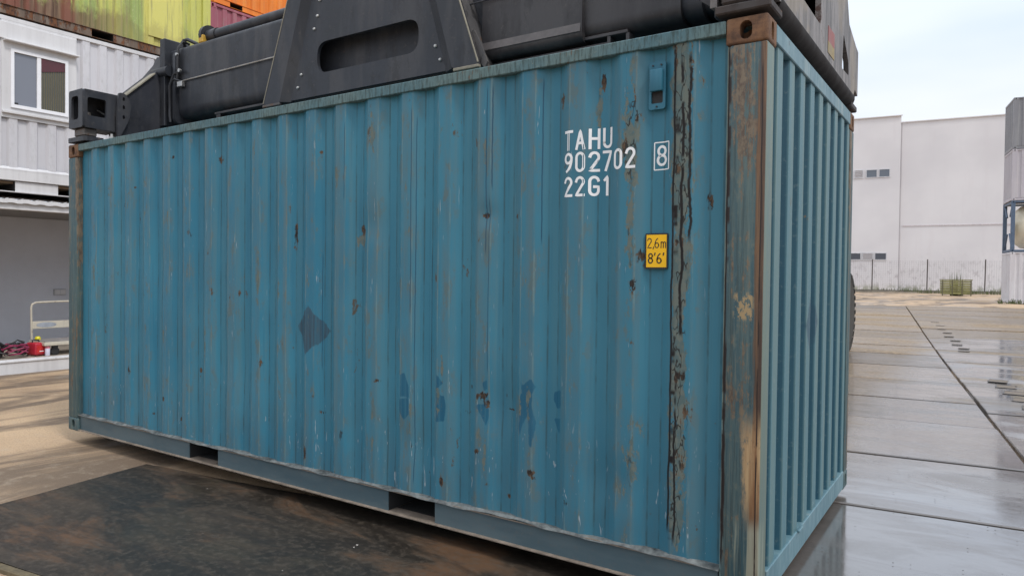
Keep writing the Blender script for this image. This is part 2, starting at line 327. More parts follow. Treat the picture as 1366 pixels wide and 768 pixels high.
    return g.fin(c, g.add(g.mul(g.mx(m1, m2), 0.3), g.ss(fine, 0.3, 0.7, 0.38, 0.56)), 0, 0.3)
def hero_end_mat():
    g = G('chalky_lit_ridge_paint'); X, Y, Z = g.xyz(); rg = g.attr('ridge')
    st = g.noise(1.0, 5, 0.65, sc=(6, 14, 0.5)); fine = g.noise(30, 6, 0.7); sp = g.noise(5, 7, 0.7, sc=(1, 2, 0.8), off=(2, 2, 5))
    c = g.mix(g.ss(st, 0.35, 0.65), (0.010, 0.062, 0.095), (0.018, 0.082, 0.115))
    c = g.mix(g.mul(g.ss(rg, 0.75, 1.0), 0.80), c, g.mix(g.ss(st, 0.4, 0.6), (0.078, 0.180, 0.210), (0.115, 0.195, 0.195)))  # outer flats chalky and painted lit, slopes and grooves painted shaded
    c = g.mix(g.mul(g.ss(fine, 0.55, 0.7), 0.30), c, (0.16, 0.22, 0.21))
    m = g.ss(g.add(sp, g.mul(g.sub(fine, 0.5), 0.3)), 0.67, 0.70); c = g.mix(m, c, (0.12, 0.10, 0.07))
    # dark diamond scuff
    d = g.add(g.math('ABSOLUTE', g.mul(g.sub(Y, 1.13), 3.6)), g.math('ABSOLUTE', g.mul(g.sub(Z, 1.20), 2.6)))
    c = g.mix(g.mul(g.ss(g.add(d, g.mul(fine, 0.3)), 0.80, 0.65), 0.75), c, (0.012, 0.055, 0.09))
    g.bump(fine, 0.2, 0.004)
    return g.fin(c, 0.5, 0, 0.4)
def hero_post_mat():
    g = G('rust_streaked_paint'); X, Y, Z = g.xyz()
    st = g.noise(1.0, 6, 0.68, sc=(22, 22, 0.7)); fine = g.noise(28, 6, 0.72, sc=(1, 1, 0.5)); sp = g.noise(3.0, 7, 0.75, sc=(2.2, 2.2, 0.6), off=(3, 1, 2)); bb = g.noise(1.1, 4, 0.6, sc=(3, 3, 1), off=(7, 1, 4))
    c = g.mix(g.ss(st, 0.38, 0.62), (0.038, 0.082, 0.098), (0.085, 0.125, 0.120))
    c = g.mix(g.mul(g.ss(fine, 0.5, 0.7), 0.5), c, (0.145, 0.165, 0.130))
    hs = g.noise(1.0, 6, 0.78, sc=(75, 75, 2.4), off=(1, 6, 3)); c = g.mix(g.mul(g.ss(hs, 0.50, 0.60), 0.55), c, (0.035, 0.050, 0.050)); c = g.mix(g.mul(g.ss(hs, 0.44, 0.36), 0.4), c, (0.17, 0.165, 0.125))
    up = g.ss(Z, 0.6, 2.5)
    c = g.mix(g.mul(g.ss(g.add(g.mul(st, 0.45), g.add(g.mul(sp, 0.35), g.mul(fine, 0.2))), g.sub(0.535, g.mul(up, 0.045)), g.sub(0.57, g.mul(up, 0.045))), 0.85), c, g.mix(g.ss(fine, 0.4, 0.6), (0.085, 0.050, 0.032), (0.165, 0.120, 0.078)))
    return g, c, st, fine, sp, bb
def near_post_mat():
    g, c, st, fine, sp, bb = hero_post_mat(); X, Y, Z = g.xyz()
    # rusted outer edge, dark split at the welded inner edge, scraped pale lower part
    e = g.ss(g.add(g.sub(X, 6.022), g.mul(g.sub(st, 0.5), 0.16)), -0.012, 0.006); side = g.ss(Y, 0.004, 0.010)
    e = g.mul(e, g.sub(1.0, g.mul(side, 0.9)))
    c = g.mix(g.mul(e, 0.9), c, g.mix(g.ss(st, 0.42, 0.6), (0.055, 0.028, 0.018), (0.155, 0.085, 0.044)))
    c = g.mix(g.mul(side, 0.72), c, g.mix(g.ss(st, 0.4, 0.6), (0.19, 0.23, 0.185), (0.125, 0.20, 0.205)))
    a = g.mul(g.ss(Z, 0.30, 0.55), g.ss(Z, 0.90, 0.72)); a = g.mul(a, g.ss(g.add(X, g.mul(g.sub(sp, 0.5), 0.14)), 5.975, 6.005))
    c = g.mix(g.mul(a, g.mul(g.ss(fine, 0.25, 0.5), g.sub(1.0, side))), c, g.mix(g.ss(st, 0.4, 0.65), (0.42, 0.29, 0.155), (0.20, 0.095, 0.042)))
    b = g.mul(g.ss(Z, 0.42, 0.34), g.mul(g.ss(g.add(X, g.mul(g.sub(fine, 0.5), 0.05)), 5.945, 5.955), g.ss(g.sub(st, 0.0), 0.45, 0.6)))
    c = g.mix(g.mul(b, 0.7), c, (0.34, 0.36, 0.28))
    q = g.mul(g.ss(g.math('ABSOLUTE', g.sub(Z, 1.33)), 0.07, 0.045), g.mul(g.ss(g.math('ABSOLUTE', g.sub(X, 5.975)), 0.05, 0.03), g.ss(fine, 0.47, 0.52)))
    c = g.mix(g.mul(q, 0.8), c, (0.36, 0.25, 0.12))
    k = crack(g, 5.895, 0.02, 0.15, 2.5, 0.006, 21, 3.0); k = g.mx(k, crack(g, 5.897, 0.016, 0.2, 1.2, 0.013, 22, 7.0, broken=0.42)); k = g.mx(k, crack(g, 5.90, 0.02, 1.5, 2.45, 0.013, 24, 5.0, broken=0.48))
    k = g.mx(k, g.mul(crack(g, 6.040, 0.01, 0.05, 2.4, 0.004, 23, 3.0, broken=0.4), g.sub(1.0, side)))
    c = g.mix(k, c, (0.022, 0.014, 0.012))
    g.bump(g.add(g.mul(st, 0.6), g.mul(fine, 0.4)), 0.45, 0.006)
    return g.fin(c, 0.65, 0, 0.35)
def post_mat():
    g, c, st, fine, sp, bb = hero_post_mat(); g.bump(fine, 0.3, 0.005); return g.fin(c, 0.62, 0, 0.35)
def rail_mat(name='weathered_rail_paint', ax=(60, 60, 9)):
    g = G(name); X, Y, Z = g.xyz()
    st = g.noise(1.0, 6, 0.7, sc=ax); fine = g.noise(34, 6, 0.72); big = g.noise(1.3, 3, 0.6)
    c = g.mix(g.ss(big, 0.4, 0.6), (0.065, 0.140, 0.165), (0.105, 0.165, 0.165))
    c = g.mix(g.mul(g.ss(st, 0.44, 0.62), 0.8), c, (0.030, 0.050, 0.045))
    c = g.mix(g.mul(g.ss(fine, 0.56, 0.7), 0.5), c, (0.21, 0.225, 0.175))
    c = g.mix(g.ss(g.add(g.mul(st, 0.5), g.mul(big, 0.5)), 0.60, 0.66), c, (0.15, 0.075, 0.04))
    g.bump(st, 0.35, 0.004); return g.fin(c, 0.6, 0, 0.35)
def cast_mat():
    g = G('rusty_casting'); a = g.noise(9, 6, 0.7); f = g.noise(45, 5, 0.7)
    c = g.mix(g.ss(a, 0.36, 0.6), (0.075, 0.042, 0.028), (0.185, 0.095, 0.048)); c = g.mix(g.mul(g.ss(a, 0.55, 0.7), 0.6), c, (0.19, 0.13, 0.085))
    c = g.mix(g.mul(g.ss(f, 0.52, 0.68), 0.5), c, (0.09, 0.05, 0.035)); g.bump(g.add(a, f), 0.4, 0.004); return g.fin(c, 0.75, 0, 0.3)
def sill_mat():
    g = G('grey_blue_rail_paint'); st = g.noise(1.0, 5, 0.6, sc=(2, 8, 8)); f = g.noise(30, 6, 0.7)
    c = g.mix(g.ss(st, 0.35, 0.65), (0.062, 0.098, 0.114), (0.088, 0.124, 0.136)); c = g.mix(g.mul(g.ss(f, 0.52, 0.72), 0.35), c, (0.12, 0.115, 0.105)); g.bump(f, 0.2, 0.004); return g.fin(c, 0.55, 0, 0.35)
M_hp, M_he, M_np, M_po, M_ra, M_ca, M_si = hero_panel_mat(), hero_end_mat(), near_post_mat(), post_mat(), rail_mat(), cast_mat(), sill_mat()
M_er = paint('end_rail_paint', (0.125, 0.225, 0.255), (0.09, 0.175, 0.21), rust=0.64, chalk=0.7, ridge=False, dirt=(0.14, 0.12, 0.08))
M_lip = plain('scuffed_steel_lip', (0.135, 0.145, 0.14), 0.6, 0, 0.75, 9)
M_edge = plain('dusty_flange', (0.23, 0.185, 0.145), 0.65, 0, 0.4, 10)
M_white = plain('white_lettering', (0.80, 0.80, 0.80), 0.5, 0, 0.08, 40, bump=0)
def chipped(name, c, under, lo=0.60):
    g = G(name); n = g.noise(38, 7, 0.75); n2 = g.noise(7, 4, 0.6, off=(3, 3, 3)); k = g.add(g.mul(n, 0.6), g.mul(n2, 0.4))
    return g.fin(g.mix(g.ss(k, lo, lo+0.04), g.mix(g.ss(n2, 0.3, 0.7, 0.0, 0.25), c, tuple(x*0.75 for x in c)), under), 0.55, 0, 0.3)
M_white = chipped('white_lettering', (0.78, 0.79, 0.79), (0.05, 0.12, 0.16))
M_yel = chipped('yellow_sticker', (0.80, 0.45, 0.012), (0.55, 0.25, 0.02), 0.63)
M_org = plain('orange_sticker', (0.82, 0.20, 0.01), 0.4, 0, 0.05, 20, bump=0)
M_blk = plain('black_print', (0.012, 0.012, 0.014), 0.5, 0, 0.1, 20, bump=0)
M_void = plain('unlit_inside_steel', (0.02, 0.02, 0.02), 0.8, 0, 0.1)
M_wood = plain('plywood_floor', (0.22, 0.15, 0.09), 0.7, 0, 0.3, 5)

# ------------------------------------------------------------------ corrugation
def prof_side(x, a, p=0.2772, o=0.085, s=0.065, d=0.036, lo=-1e9, hi=1e9):
    if x < lo or x > hi: return d, 0.0
    t = (x-a) % p
    if t < o: e = min(t, o-t); return 0.0, 1.0
    t -= o
    if t < s: return d*t/s, 1.0-t/s
    t -= s; q = p-o-2*s
    if t < q: return d, 0.0
    t -= q; return d*(1-t/s), t/s
def breaks(x0, x1, a, p, o, s):
    bs = {round(x0, 5), round(x1, 5)}; k = math.floor((x0-a)/p)-1
    while a+k*p < x1+p:
        for q in (0, o, o+s, p-s):
            x = a+k*p+q
            if x0 < x < x1: bs.add(round(x, 5))
        k += 1
    return sorted(bs)
SHARP = dict(p=0.2772, o=0.108, s=0.030, d=0.036)
def corr(x0, x1, z0, z1, a, p=0.2772, o=0.085, s=0.065, d=0.036, lo=-1e9, hi=1e9, step=None, zstep=None, dent=0.0, masks=None, M=None, back=False):
    """corrugated sheet in local (x, depth, z); M maps to thing space. returns MB, attrs"""
    mb = MB(); xs = breaks(x0, x1, a, p, o, s)
    if step:
        nx = []
        for u, v in zip(xs, xs[1:]):
            n = max(1, round((v-u)/step)); nx += [u+(v-u)*i/n for i in range(n)]
        xs = nx+[xs[-1]]
    nz_ = max(1, round((z1-z0)/zstep)) if zstep else 1
    zs = [z0+(z1-z0)*i/nz_ for i in range(nz_+1)]
    vs = []; at = {'ridge': []}
    if masks: at.update({k: [] for k in masks})
    for z in zs:
        for x in xs:
            y, rg = prof_side(x, a, p, o, s, d, lo, hi)
            if dent: y += dent*(noise.noise(Vector((x*1.6, z*1.3, 0)))+0.5*noise.noise(Vector((x*6, z*4, 3)))) + masks_dent(x, z)
            vs.append((x, y, z)); at['ridge'].append(rg)
            if masks:
                for k, fn in masks.items(): at[k].append(fn(x, z))
    if M: vs = [M @ Vector(v) for v in vs]
    n = len(xs); fs = [(j*n+i, j*n+i+1, (j+1)*n+i+1, (j+1)*n+i) for j in range(len(zs)-1) for i in range(n-1)]
    if back: fs = [f[::-1] for f in fs]
    mb.add(vs, fs); return mb, at
def masks_dent(x, z): return 0.0

# ------------------------------------------------------------------ corner casting (boolean once)
def casting_mesh(mats):
    tmp = []
    def mk(mb):
        o = bpy.data.objects.new('tmp', mb.mesh('tmp', mats)); COL.objects.link(o); tmp.append(o); return o
    b = mk(MB().rbox(0, 0.178, 0, 0.162, 0, 0.118, 0.012, 0, 3))
    st = rrect(-0.026, 0.026, -0.040, 0.040, 0.0255, 5)
    c1 = mk(MB().prism([(x+0.092, z+0.060) for x, z in st], XZ(-0.02), 0.12))
    c2 = mk(MB().prism([(y*0.9+0.082, z+0.060) for y, z in st], YZ(-0.02), 0.12))
    c3 = mk(MB().prism([(x*0.8+0.09, y*1.2+0.08) for x, y in [(q[1], q[0]) for q in st]][::-1], XY(-0.02), 0.16))
    for c in (c1, c2, c3):
        bm = bmesh.new(); bm.from_mesh(c.data); bmesh.ops.recalc_face_normals(bm, faces=bm.faces[:]); bm.to_mesh(c.data); bm.free()
        m = b.modifiers.new('b', 'BOOLEAN'); m.operation = 'DIFFERENCE'; m.object = c; m.solver = 'EXACT'
    dg = bpy.context.evaluated_depsgraph_get(); me = bpy.data.meshes.new_from_object(b.evaluated_get(dg)); me.name = 'corner_casting'
    for o in tmp: bpy.data.objects.remove(o, do_unlink=True)
    me.materials.clear()
    for m in mats: me.materials.append(m)
    me.shade_smooth(); me.set_sharp_from_angle(angle=R(35)); return me
CAST = casting_mesh([M_ca])
def castings(root, Lc, W, H, mat=None):
    me = CAST
    if mat: me = CAST.copy(); me.materials.clear(); me.materials.append(mat)
    for z, sz in ((0, 1), (H, -1)):
        for x, sx in ((0, 1), (Lc, -1)):
            for y, sy in ((0, 1), (W, -1)):
                link('corner_casting', me, root, loc=(x, y, z), scale=(sx, sy, sz))

# ------------------------------------------------------------------ generic container
def bottom_rail(y, sgn, x0, x1, pockets, top=0.155, web=0.022, th=0.006):
    """C shaped rail with fork pockets; sgn=+1 front side (outer face toward -y)"""
    mb = MB(); xs = [x0]+[v for p in pockets for v in p]+[x1]
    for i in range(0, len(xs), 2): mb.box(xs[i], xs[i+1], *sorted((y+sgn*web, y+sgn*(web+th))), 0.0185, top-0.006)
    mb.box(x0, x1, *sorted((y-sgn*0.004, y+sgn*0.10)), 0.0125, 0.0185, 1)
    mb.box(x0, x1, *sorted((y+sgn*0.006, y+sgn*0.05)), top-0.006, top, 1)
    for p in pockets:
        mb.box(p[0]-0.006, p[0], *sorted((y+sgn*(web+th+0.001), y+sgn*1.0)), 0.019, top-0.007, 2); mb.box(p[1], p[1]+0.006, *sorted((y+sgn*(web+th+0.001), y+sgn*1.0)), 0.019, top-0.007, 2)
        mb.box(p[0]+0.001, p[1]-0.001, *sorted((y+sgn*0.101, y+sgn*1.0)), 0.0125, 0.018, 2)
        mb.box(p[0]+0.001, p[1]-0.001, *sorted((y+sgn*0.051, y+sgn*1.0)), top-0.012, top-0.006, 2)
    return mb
def container(name, label, mp, mr_, mpost=None, Lc=6.058, W=2.438, H=2.591, loc=(0, 0, 0), rz=0.0, group=None, pockets=((1.85, 2.21), (3.85, 4.21)), door='min', mcast=None, front=True, edge=None):
    root = thing(name, label, 'container', loc, rz, group); mpost = mpost or mr_; edge = edge or mr_
    Mi = Matrix.Translation((0, 0.012, 0)); Mb = Matrix(((1, 0, 0, 0), (0, -1, 0, W-0.012), (0, 0, 1, 0), (0, 0, 0, 1)))
    for side, M in (('f', Mi), ('b', Mb)):
        if side == 'f' and not front: continue
        mb, at = corr(0.165, Lc-0.165, 0.155, H-0.066, 0.383, **SHARP, M=M, back=side == 'b'); mb.build('side_panel', mp, root, attrs=at)
    for x, dr in ((0, door == 'min'), (Lc, door != 'min')):
        sg = 1 if x == 0 else -1
        if dr:
            for k in (0, 1):
                d = MB(); y0, y1 = (0.10, W/2-0.006) if k == 0 else (W/2+0.006, W-0.10)
                d.box(*sorted((x+sg*0.05, x+sg*0.09)), y0, y1, 0.15, H-0.12)
                for zz in (0.3, 0.85, 1.4, 1.95): d.box(*sorted((x+sg*0.036, x+sg*0.05)), y0+0.08, y1-0.08, zz, zz+0.35)
                dd = d.build('door', mp, root)
                for q in (0.25, 0.75):
                    yy = y0+(y1-y0)*q; MB().tube((x+sg*0.018, yy, 0.08), (x+sg*0.018, yy, H-0.06), 0.017, n=8).build('lock_bar', mr_, dd)
        else:
            M = Matrix(((0, sg, 0, x+sg*0.014), (1, 0, 0, 0), (0, 0, 1, 0), (0, 0, 0, 1)))
            mb, at = corr(0.13, W-0.13, 0.15, H-0.10, 0.217, 0.25, 0.11, 0.018, 0.045, M=M, back=(sg == 1)); mb.build('end_panel', mp, root, attrs=at)
        MB().rbox(*sorted((x+sg*0.001, x+sg*0.06)), 0.163, W-0.163, 0.02, 0.16).build('bottom_end_rail', mr_, root)
        MB().rbox(*sorted((x+sg*0.001, x+sg*0.06)), 0.163, W-0.163, H-0.10, H-0.006).build('top_end_rail', mr_, root)
        for y, sy in ((0, 1), (W, -1)):
            MB().rbox(*sorted((x+sg*0.002, x+sg*0.163)), *sorted((y+sy*0.002, y+sy*0.13)), 0.1185, H-0.1185, 0.006).build('corner_post', mpost, root)
    for y, sy in ((0, 1), (W, -1)):
        MB().rbox(0.179, Lc-0.179, *sorted((y+sy*0.001, y+sy*0.061)), H-0.066, H-0.006, 0.004).build('top_side_rail', mr_, root)
        bottom_rail(y, sy, 0.179, Lc-0.179, pockets).build('bottom_side_rail', [mr_, edge, M_void], root)
    castings(root, Lc, W, H, mcast or mpost)
    mb, at = corr(0.06, Lc-0.06, 0.062, W-0.062, 0.1, 0.209, 0.091, 0.018, 0.02, M=Matrix(((1, 0, 0, 0), (0, 0, 1, 0), (0, -1, 0, H-0.022), (0, 0, 0, 1)))); mb.build('roof', mp, root, attrs=at)
    MB().box(0.07, Lc-0.07, 0.11, W-0.11, 0.158, 0.186).build('floor', M_wood, root)
    return root

# ================================================================== SETTING
mb = MB(); rings = [0, 2, 4, 6, 8, 10, 12, 14, 16, 18, 20, 22, 25, 28, 31, 34, 37, 40, 45, 60, 90, 150, 300, 600, 1200]; n = 72
vs = [(CAM.x, CAM.y, -0.07)]
for r in rings[1:]:
    for i in range(n): t = 2*pi*i/n; x = CAM.x+r*cos(t); y = CAM.y+r*sin(t); vs.append((x, y, gz(x, y)-0.07))
fs = [(0, 1+i, 1+(i+1) % n) for i in range(n)]
for k in range(len(rings)-2): fs += [(1+k*n+i, 1+(k+1)*n+i, 1+(k+1)*n+(i+1) % n, 1+k*n+(i+1) % n) for i in range(n)]
mb.add(vs, fs); ground = mb.build('ground', M_ground); ground['kind'] = 'structure'
# concrete slabs, one object each, on a grid turned 6.3 degrees
TH = R(6.3); cu, su = cos(TH), sin(TH)
def uv(u, v): return (u*cu-v*su, u*su+v*cu)
pav = bpy.data.objects.new('pavement', None); COL.objects.link(pav); pav['kind'] = 'structure'
def slab(u_0, u_1, v_0, v_1):
    g_ = 0.016+0.0022*max(0, v_0); dz = random.uniform(-0.006, 0.006); pts = []
    U = (u_0+0.018+random.uniform(-.004, .004), u_1-0.018); V = (v_0+g_+random.uniform(-.006, .006), v_1-g_+random.uniform(-.006, .006)); sk = random.uniform(-0.02, 0.02)
    c = [(U[0], V[0]), (U[1], V[0]+sk), (U[1], V[1]+sk), (U[0], V[1])]
    bm = bmesh.new(); b = []; t = []
    for q in c:
        x, y = uv(*q); z = gz(x, y)+dz; b.append(bm.verts.new((x, y, z-0.10))); t.append(bm.verts.new((x, y, z)))
    bm.faces.new(t); bm.faces.new(b[::-1])
    for i in range(4): bm.faces.new((b[i], b[(i+1) % 4], t[(i+1) % 4], t[i]))
    bmesh.ops.bevel(bm, geom=[e for e in bm.edges if e.verts[0] in t and e.verts[1] in t], offset=0.008, segments=1, affect='EDGES')
    MB().bm(bm).build('slab', M_slab, pav)
U0 = 1.52
va = [-3.1, -1.4, 0.4, 2.10, 3.75, 5.60, 7.25, 9.15, 11.2, 13.25, 15.0, 16.9, 19.0, 21.0, 23.2, 25.4, 27.6, 30.0, 32.5]
vb = [-3.6, -0.4, 1.9, 3.95, 6.6, 9.4, 12.3, 14.6, 17.5, 20.4, 23.4, 26.5, 29.5, 33.0]
for v0, v1 in zip(va, va[1:]): slab(-2.4 if v0 > 1 else (-1.25 if v0 > 0 else 0.30), U0, v0, v1)
for v0, v1 in zip(vb, vb[1:]): slab(U0, U0+6, v0, v1)
for v0, v1 in zip(vb[2:], vb[3:]): slab(U0+6, U0+12, v0+0.8, v1+0.8)
for v0, v1 in zip(va[4:], va[5:]): slab(-8.4, -2.4, v0, v1)
# steel plate in front of the container
ang = math.atan2(0.146, 0.989)
mb = MB(); bm = bmesh.new(); nx, ny = 24, 12; gr = []
for j in range(ny+1):
    row = []
    for i in range(nx+1):
        a, b = i/nx*4.62, j/ny*1.70
        row.append(bm.verts.new((a+0.008*noise.noise(Vector((b*3, 1, 0))), b+0.01*noise.noise(Vector((a*2, 5, 0))), 0.018+0.006*noise.noise(Vector((a*0.9, b*0.9, 2))))))
    gr.append(row)
for j in range(ny):
    for i in range(nx): bm.faces.new((gr[j][i], gr[j][i+1], gr[j+1][i+1], gr[j+1][i]))
r = bmesh.ops.extrude_face_region(bm, geom=bm.faces[:])
for e in r['geom']:
    if isinstance(e, bmesh.types.BMVert): e.co.z -= 0.05 if False else 0.0
for f in bm.verts: pass
bottom = [e for e in r['geom'] if isinstance(e, bmesh.types.BMVert)]
for v in bottom: v.co.z -= 0.020
bmesh.ops.recalc_face_normals(bm, faces=bm.faces[:])
sp = mb.bm(bm).build('steel_plate', M_plate); sp.location = (-4.40, -1.75, -0.062); sp.rotation_euler = (0, 0, ang)
tag(sp, 'dark rusty steel plate lying on the ground in front of the blue container', 'steel plate')
# timber strip along the near edge of the plate
tb = MB()
for k in range(9): a = k*0.5; tb.rbox(a, a+0.495, -0.055+0.004*random.uniform(-1, 1), -0.004, -0.022, 0.012+random.uniform(-.004, .004), 0.004)
o = tb.build('edge_strip', plain('mossy_timber', (0.13, 0.10, 0.055), 0.8, 0, 0.5, 9)); o.location = (-4.40, -1.75, -0.06); o.rotation_euler = (0, 0, ang)
tag(o, 'narrow mossy strip along the near edge of the dark steel plate', 'strip')

# ================================================================== HERO CONTAINER
HL, HW, HH = 6.058, 2.438, 2.591
hero = thing('shipping_container', 'worn blue twenty foot shipping container lifted just off the wet ground', 'container', (-HL, 0, 0.04))
A0 = HL-2.894   # a ridge start
def blob(lst):
    def fn(x, z):
        m = 0.0
        for bx, bz, rx, rz_, s in lst:
            dx = (x-bx)/rx; dz = (z-bz)/rz_; d = dx*dx+dz*dz
            if d < 4: m = max(m, s*math.exp(-d*0.9))
        return m
    return fn
X_ = lambda x: HL+x   # world x (negative) -> local
rust_l = [(X_(-1.465), 0.79, 0.05, 0.03, 1), (X_(-1.44), 0.76, 0.03, 0.05, .8), (X_(-1.30), 0.73, 0.05, 0.012, 1), (X_(-1.46), 1.78, 0.04, 0.02, 1), (X_(-1.15), 0.42, 0.03, 0.02, .9),
    (X_(-1.5), 0.48, 0.02, 0.02, 1), (X_(-2.4), 1.72, 0.04, 0.05, .9), (X_(-3.85), 2.28, 0.04, 0.05, 0.85), (X_(-4.95), 1.9, 0.03, 0.07, .85), (X_(-5.5), 1.75, 0.03, 0.09, .85), (X_(-4.2), 1.75, 0.05, 0.05, .8),
    (X_(-3.02), 1.7, 0.025, 0.14, .85), (X_(-4.45), 2.35, .03, .03, .8), (X_(-5.05), 0.62, .03, .04, .95), (X_(-4.55), 0.44, .03, .02, .95), (X_(-4.1), 0.7, .03, .03, .85), (X_(-4.72), 0.30, .02, .02, 1), (X_(-4.35), 0.30, .02, .03, 1),
    (X_(-2.75), 0.55, .03, .03, .8), (X_(-2.9), 0.26, .02, .05, 1), (X_(-2.55), 0.42, .025, .05, .9), (X_(-1.75), 0.27, .02, .03, .9), (X_(-0.95), 0.30, .02, .02, .9), (X_(-1.30), 0.26, .02, .02, .8),
    (X_(-0.60), 2.25, 0.035, 0.12, .75), (X_(-0.64), 2.05, 0.03, 0.12, .7), (X_(-0.78), 2.42, 0.02, 0.07, .8), (X_(-1.0), 2.35, 0.018, 0.05, .75), (X_(-0.56), 1.55, .03, .08, .75), (X_(-0.6), 1.42, .03, .05, .8), (X_(-0.25), 1.8, .018, .06, .8),
    (X_(-0.375), 1.95, 0.05, 0.06, .75), (X_(-0.37), 1.62, 0.04, 0.03, .8), (X_(-0.36), 1.0, 0.035, 0.04, .8), (X_(-0.36), 0.60, 0.04, 0.13, .75), (X_(-0.34), 0.80, 0.04, 0.12, .62), (X_(-0.33), 2.4, .03, .14, .7), (X_(-0.41), 2.45, .015, .1, .8), (X_(-2.25), 0.80, .05, .018, .7), (X_(-1.6), 0.68, .05, .015, .8)]
for k in range(26): rust_l.append((random.uniform(0.3, 5.7), random.uniform(0.25, 2.4), random.uniform(.008, .02), random.uniform(.01, .04), random.uniform(.6, .9)))
bare_l = [(X_(-0.372), 2.3, 0.055, 0.35, 1), (X_(-0.372), 1.9, 0.055, 0.35, 1), (X_(-0.372), 1.5, 0.05, 0.3, .9), (X_(-0.372), 1.1, 0.045, 0.35, .85), (X_(-0.37), 0.7, 0.05, 0.35, .9), (X_(-0.37), 0.35, 0.045, 0.2, .8),
    (X_(-0.62), 2.1, 0.05, 0.3, .75), (X_(-0.62), 1.6, 0.035, 0.3, .6), (X_(-0.8), 2.2, 0.02, 0.3, .55), (X_(-0.60), 0.55, 0.05, .35, .55), (X_(-1.45), 0.5, 0.03, 0.3, .5), (X_(-1.17), 0.75, 0.02, 0.3, .55), (X_(-2.4), 1.66, .05, .06, .8), (X_(-5.98), 1, .02, 2, .3)]
for k in range(20):
    xr = A0+0.2772*k-0.2772*12+0.03
    if 0.2 < xr < 5.8:
        for q in range(3): bare_l.append((xr+random.uniform(-.03, .05), random.uniform(0.4, 2.4), 0.016, random.uniform(0.08, 0.28), random.uniform(0.3, 0.58)))
def polys(lst, soft=0.012):
    P = [[(HL+a, b-0.04) for a, b in pl] for pl in lst]
    def fn(x, z):
        best = 0.0
        for pl in P:
            if not (min(p[0] for p in pl)-.03 < x < max(p[0] for p in pl)+.03 and min(p[1] for p in pl)-.03 < z < max(p[1] for p in pl)+.03): continue
            ins = False; dm = 9.0; q = pl[-1]
            for p in pl:
                if (p[1] > z) != (q[1] > z) and x < (q[0]-p[0])*(z-p[1])/(q[1]-p[1])+p[0]: ins = not ins
                ex, ez = p[0]-q[0], p[1]-q[1]; t = max(0, min(1, ((x-q[0])*ex+(z-q[1])*ez)/(ex*ex+ez*ez+1e-9))); dm = min(dm, math.hypot(x-q[0]-t*ex, z-q[1]-t*ez)); q = p
            best = max(best, 0.5+(dm if ins else -dm)/soft/2)
        return max(0.0, min(1.0, best))
    return fn
rep_fn = polys([[(-2.062, 0.895), (-2.028, 0.911), (-1.994, 0.831), (-1.993, 0.767), (-2.06, 0.766)], [(-2.068, 0.75), (-1.996, 0.764), (-1.995, 0.664), (-2.033, 0.627), (-2.068, 0.668)], [(-1.789, 0.925), (-1.761, 0.897), (-1.737, 0.875), (-1.776, 0.84), (-1.788, 0.839)],
    [(-1.788, 0.814), (-1.729, 0.801), (-1.717, 0.747), (-1.727, 0.659), (-1.792, 0.645)], [(-1.465, 0.907), (-1.437, 0.922), (-1.434, 0.875), (-1.458, 0.855)], [(-1.514, 0.777), (-1.428, 0.792), (-1.423, 0.716), (-1.441, 0.669), (-1.477, 0.721)],
    [(-1.23, 0.947), (-1.21, 0.914), (-1.158, 0.953), (-1.131, 0.911), (-1.156, 0.863), (-1.209, 0.869)], [(-1.225, 0.867), (-1.15, 0.869), (-1.149, 0.795), (-1.126, 0.725), (-1.15, 0.587), (-1.166, 0.6), (-1.175, 0.758), (-1.207, 0.709), (-1.226, 0.62), (-1.231, 0.763)],
    [(-1.035, 0.892), (-0.991, 0.908), (-0.99, 0.814), (-1.021, 0.81), (-1.041, 0.853)], [(-1.039, 0.758), (-0.993, 0.76), (-0.992, 0.675), (-1.02, 0.71)]])
tag_fn = polys([[(-2.866, 1.28), (-2.688, 1.119), (-2.737, 1.064), (-2.849, 0.989), (-2.9, 0.954), (-2.954, 1.068), (-3.004, 1.138)]], 0.02)
def masks_dent(x, z):
    d = 0.0
    for bx, bz, r_, s in ((X_(-1.35), 0.75, 0.14, 0.012), (X_(-2.3), 1.75, 0.10, 0.010), (X_(-3.6), 0.8, 0.2, 0.010), (X_(-0.7), 0.45, 0.12, 0.012), (X_(-1.45), 1.78, .06, .012), (X_(-2.0), 0.45, .15, .01), (X_(-4.6), 1.5, .25, .010)):
        q = ((x-bx)**2+(z-bz)**2)/(r_*r_)
        if q < 6: d += s*math.exp(-q)
    return d
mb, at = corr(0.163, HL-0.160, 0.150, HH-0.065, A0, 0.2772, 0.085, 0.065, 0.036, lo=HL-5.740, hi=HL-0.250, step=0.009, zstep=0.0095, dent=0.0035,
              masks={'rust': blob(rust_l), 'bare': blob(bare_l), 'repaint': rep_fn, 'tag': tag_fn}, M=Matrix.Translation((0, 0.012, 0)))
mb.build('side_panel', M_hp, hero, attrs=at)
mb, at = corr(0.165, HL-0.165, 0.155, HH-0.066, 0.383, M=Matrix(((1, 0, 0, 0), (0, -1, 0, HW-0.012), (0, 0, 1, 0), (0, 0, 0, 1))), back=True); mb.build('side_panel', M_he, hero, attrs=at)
mb, at = corr(0.13, HW-0.13, 0.13, HH-0.09, 0.222, 0.25, 0.105, 0.022, 0.045, step=0.03, zstep=0.04, M=Matrix(((0, -1, 0, HL-0.010), (1, 0, 0, 0), (0, 0, 1, 0), (0, 0, 0, 1)))); mb.build('end_panel', M_he, hero, attrs=at)
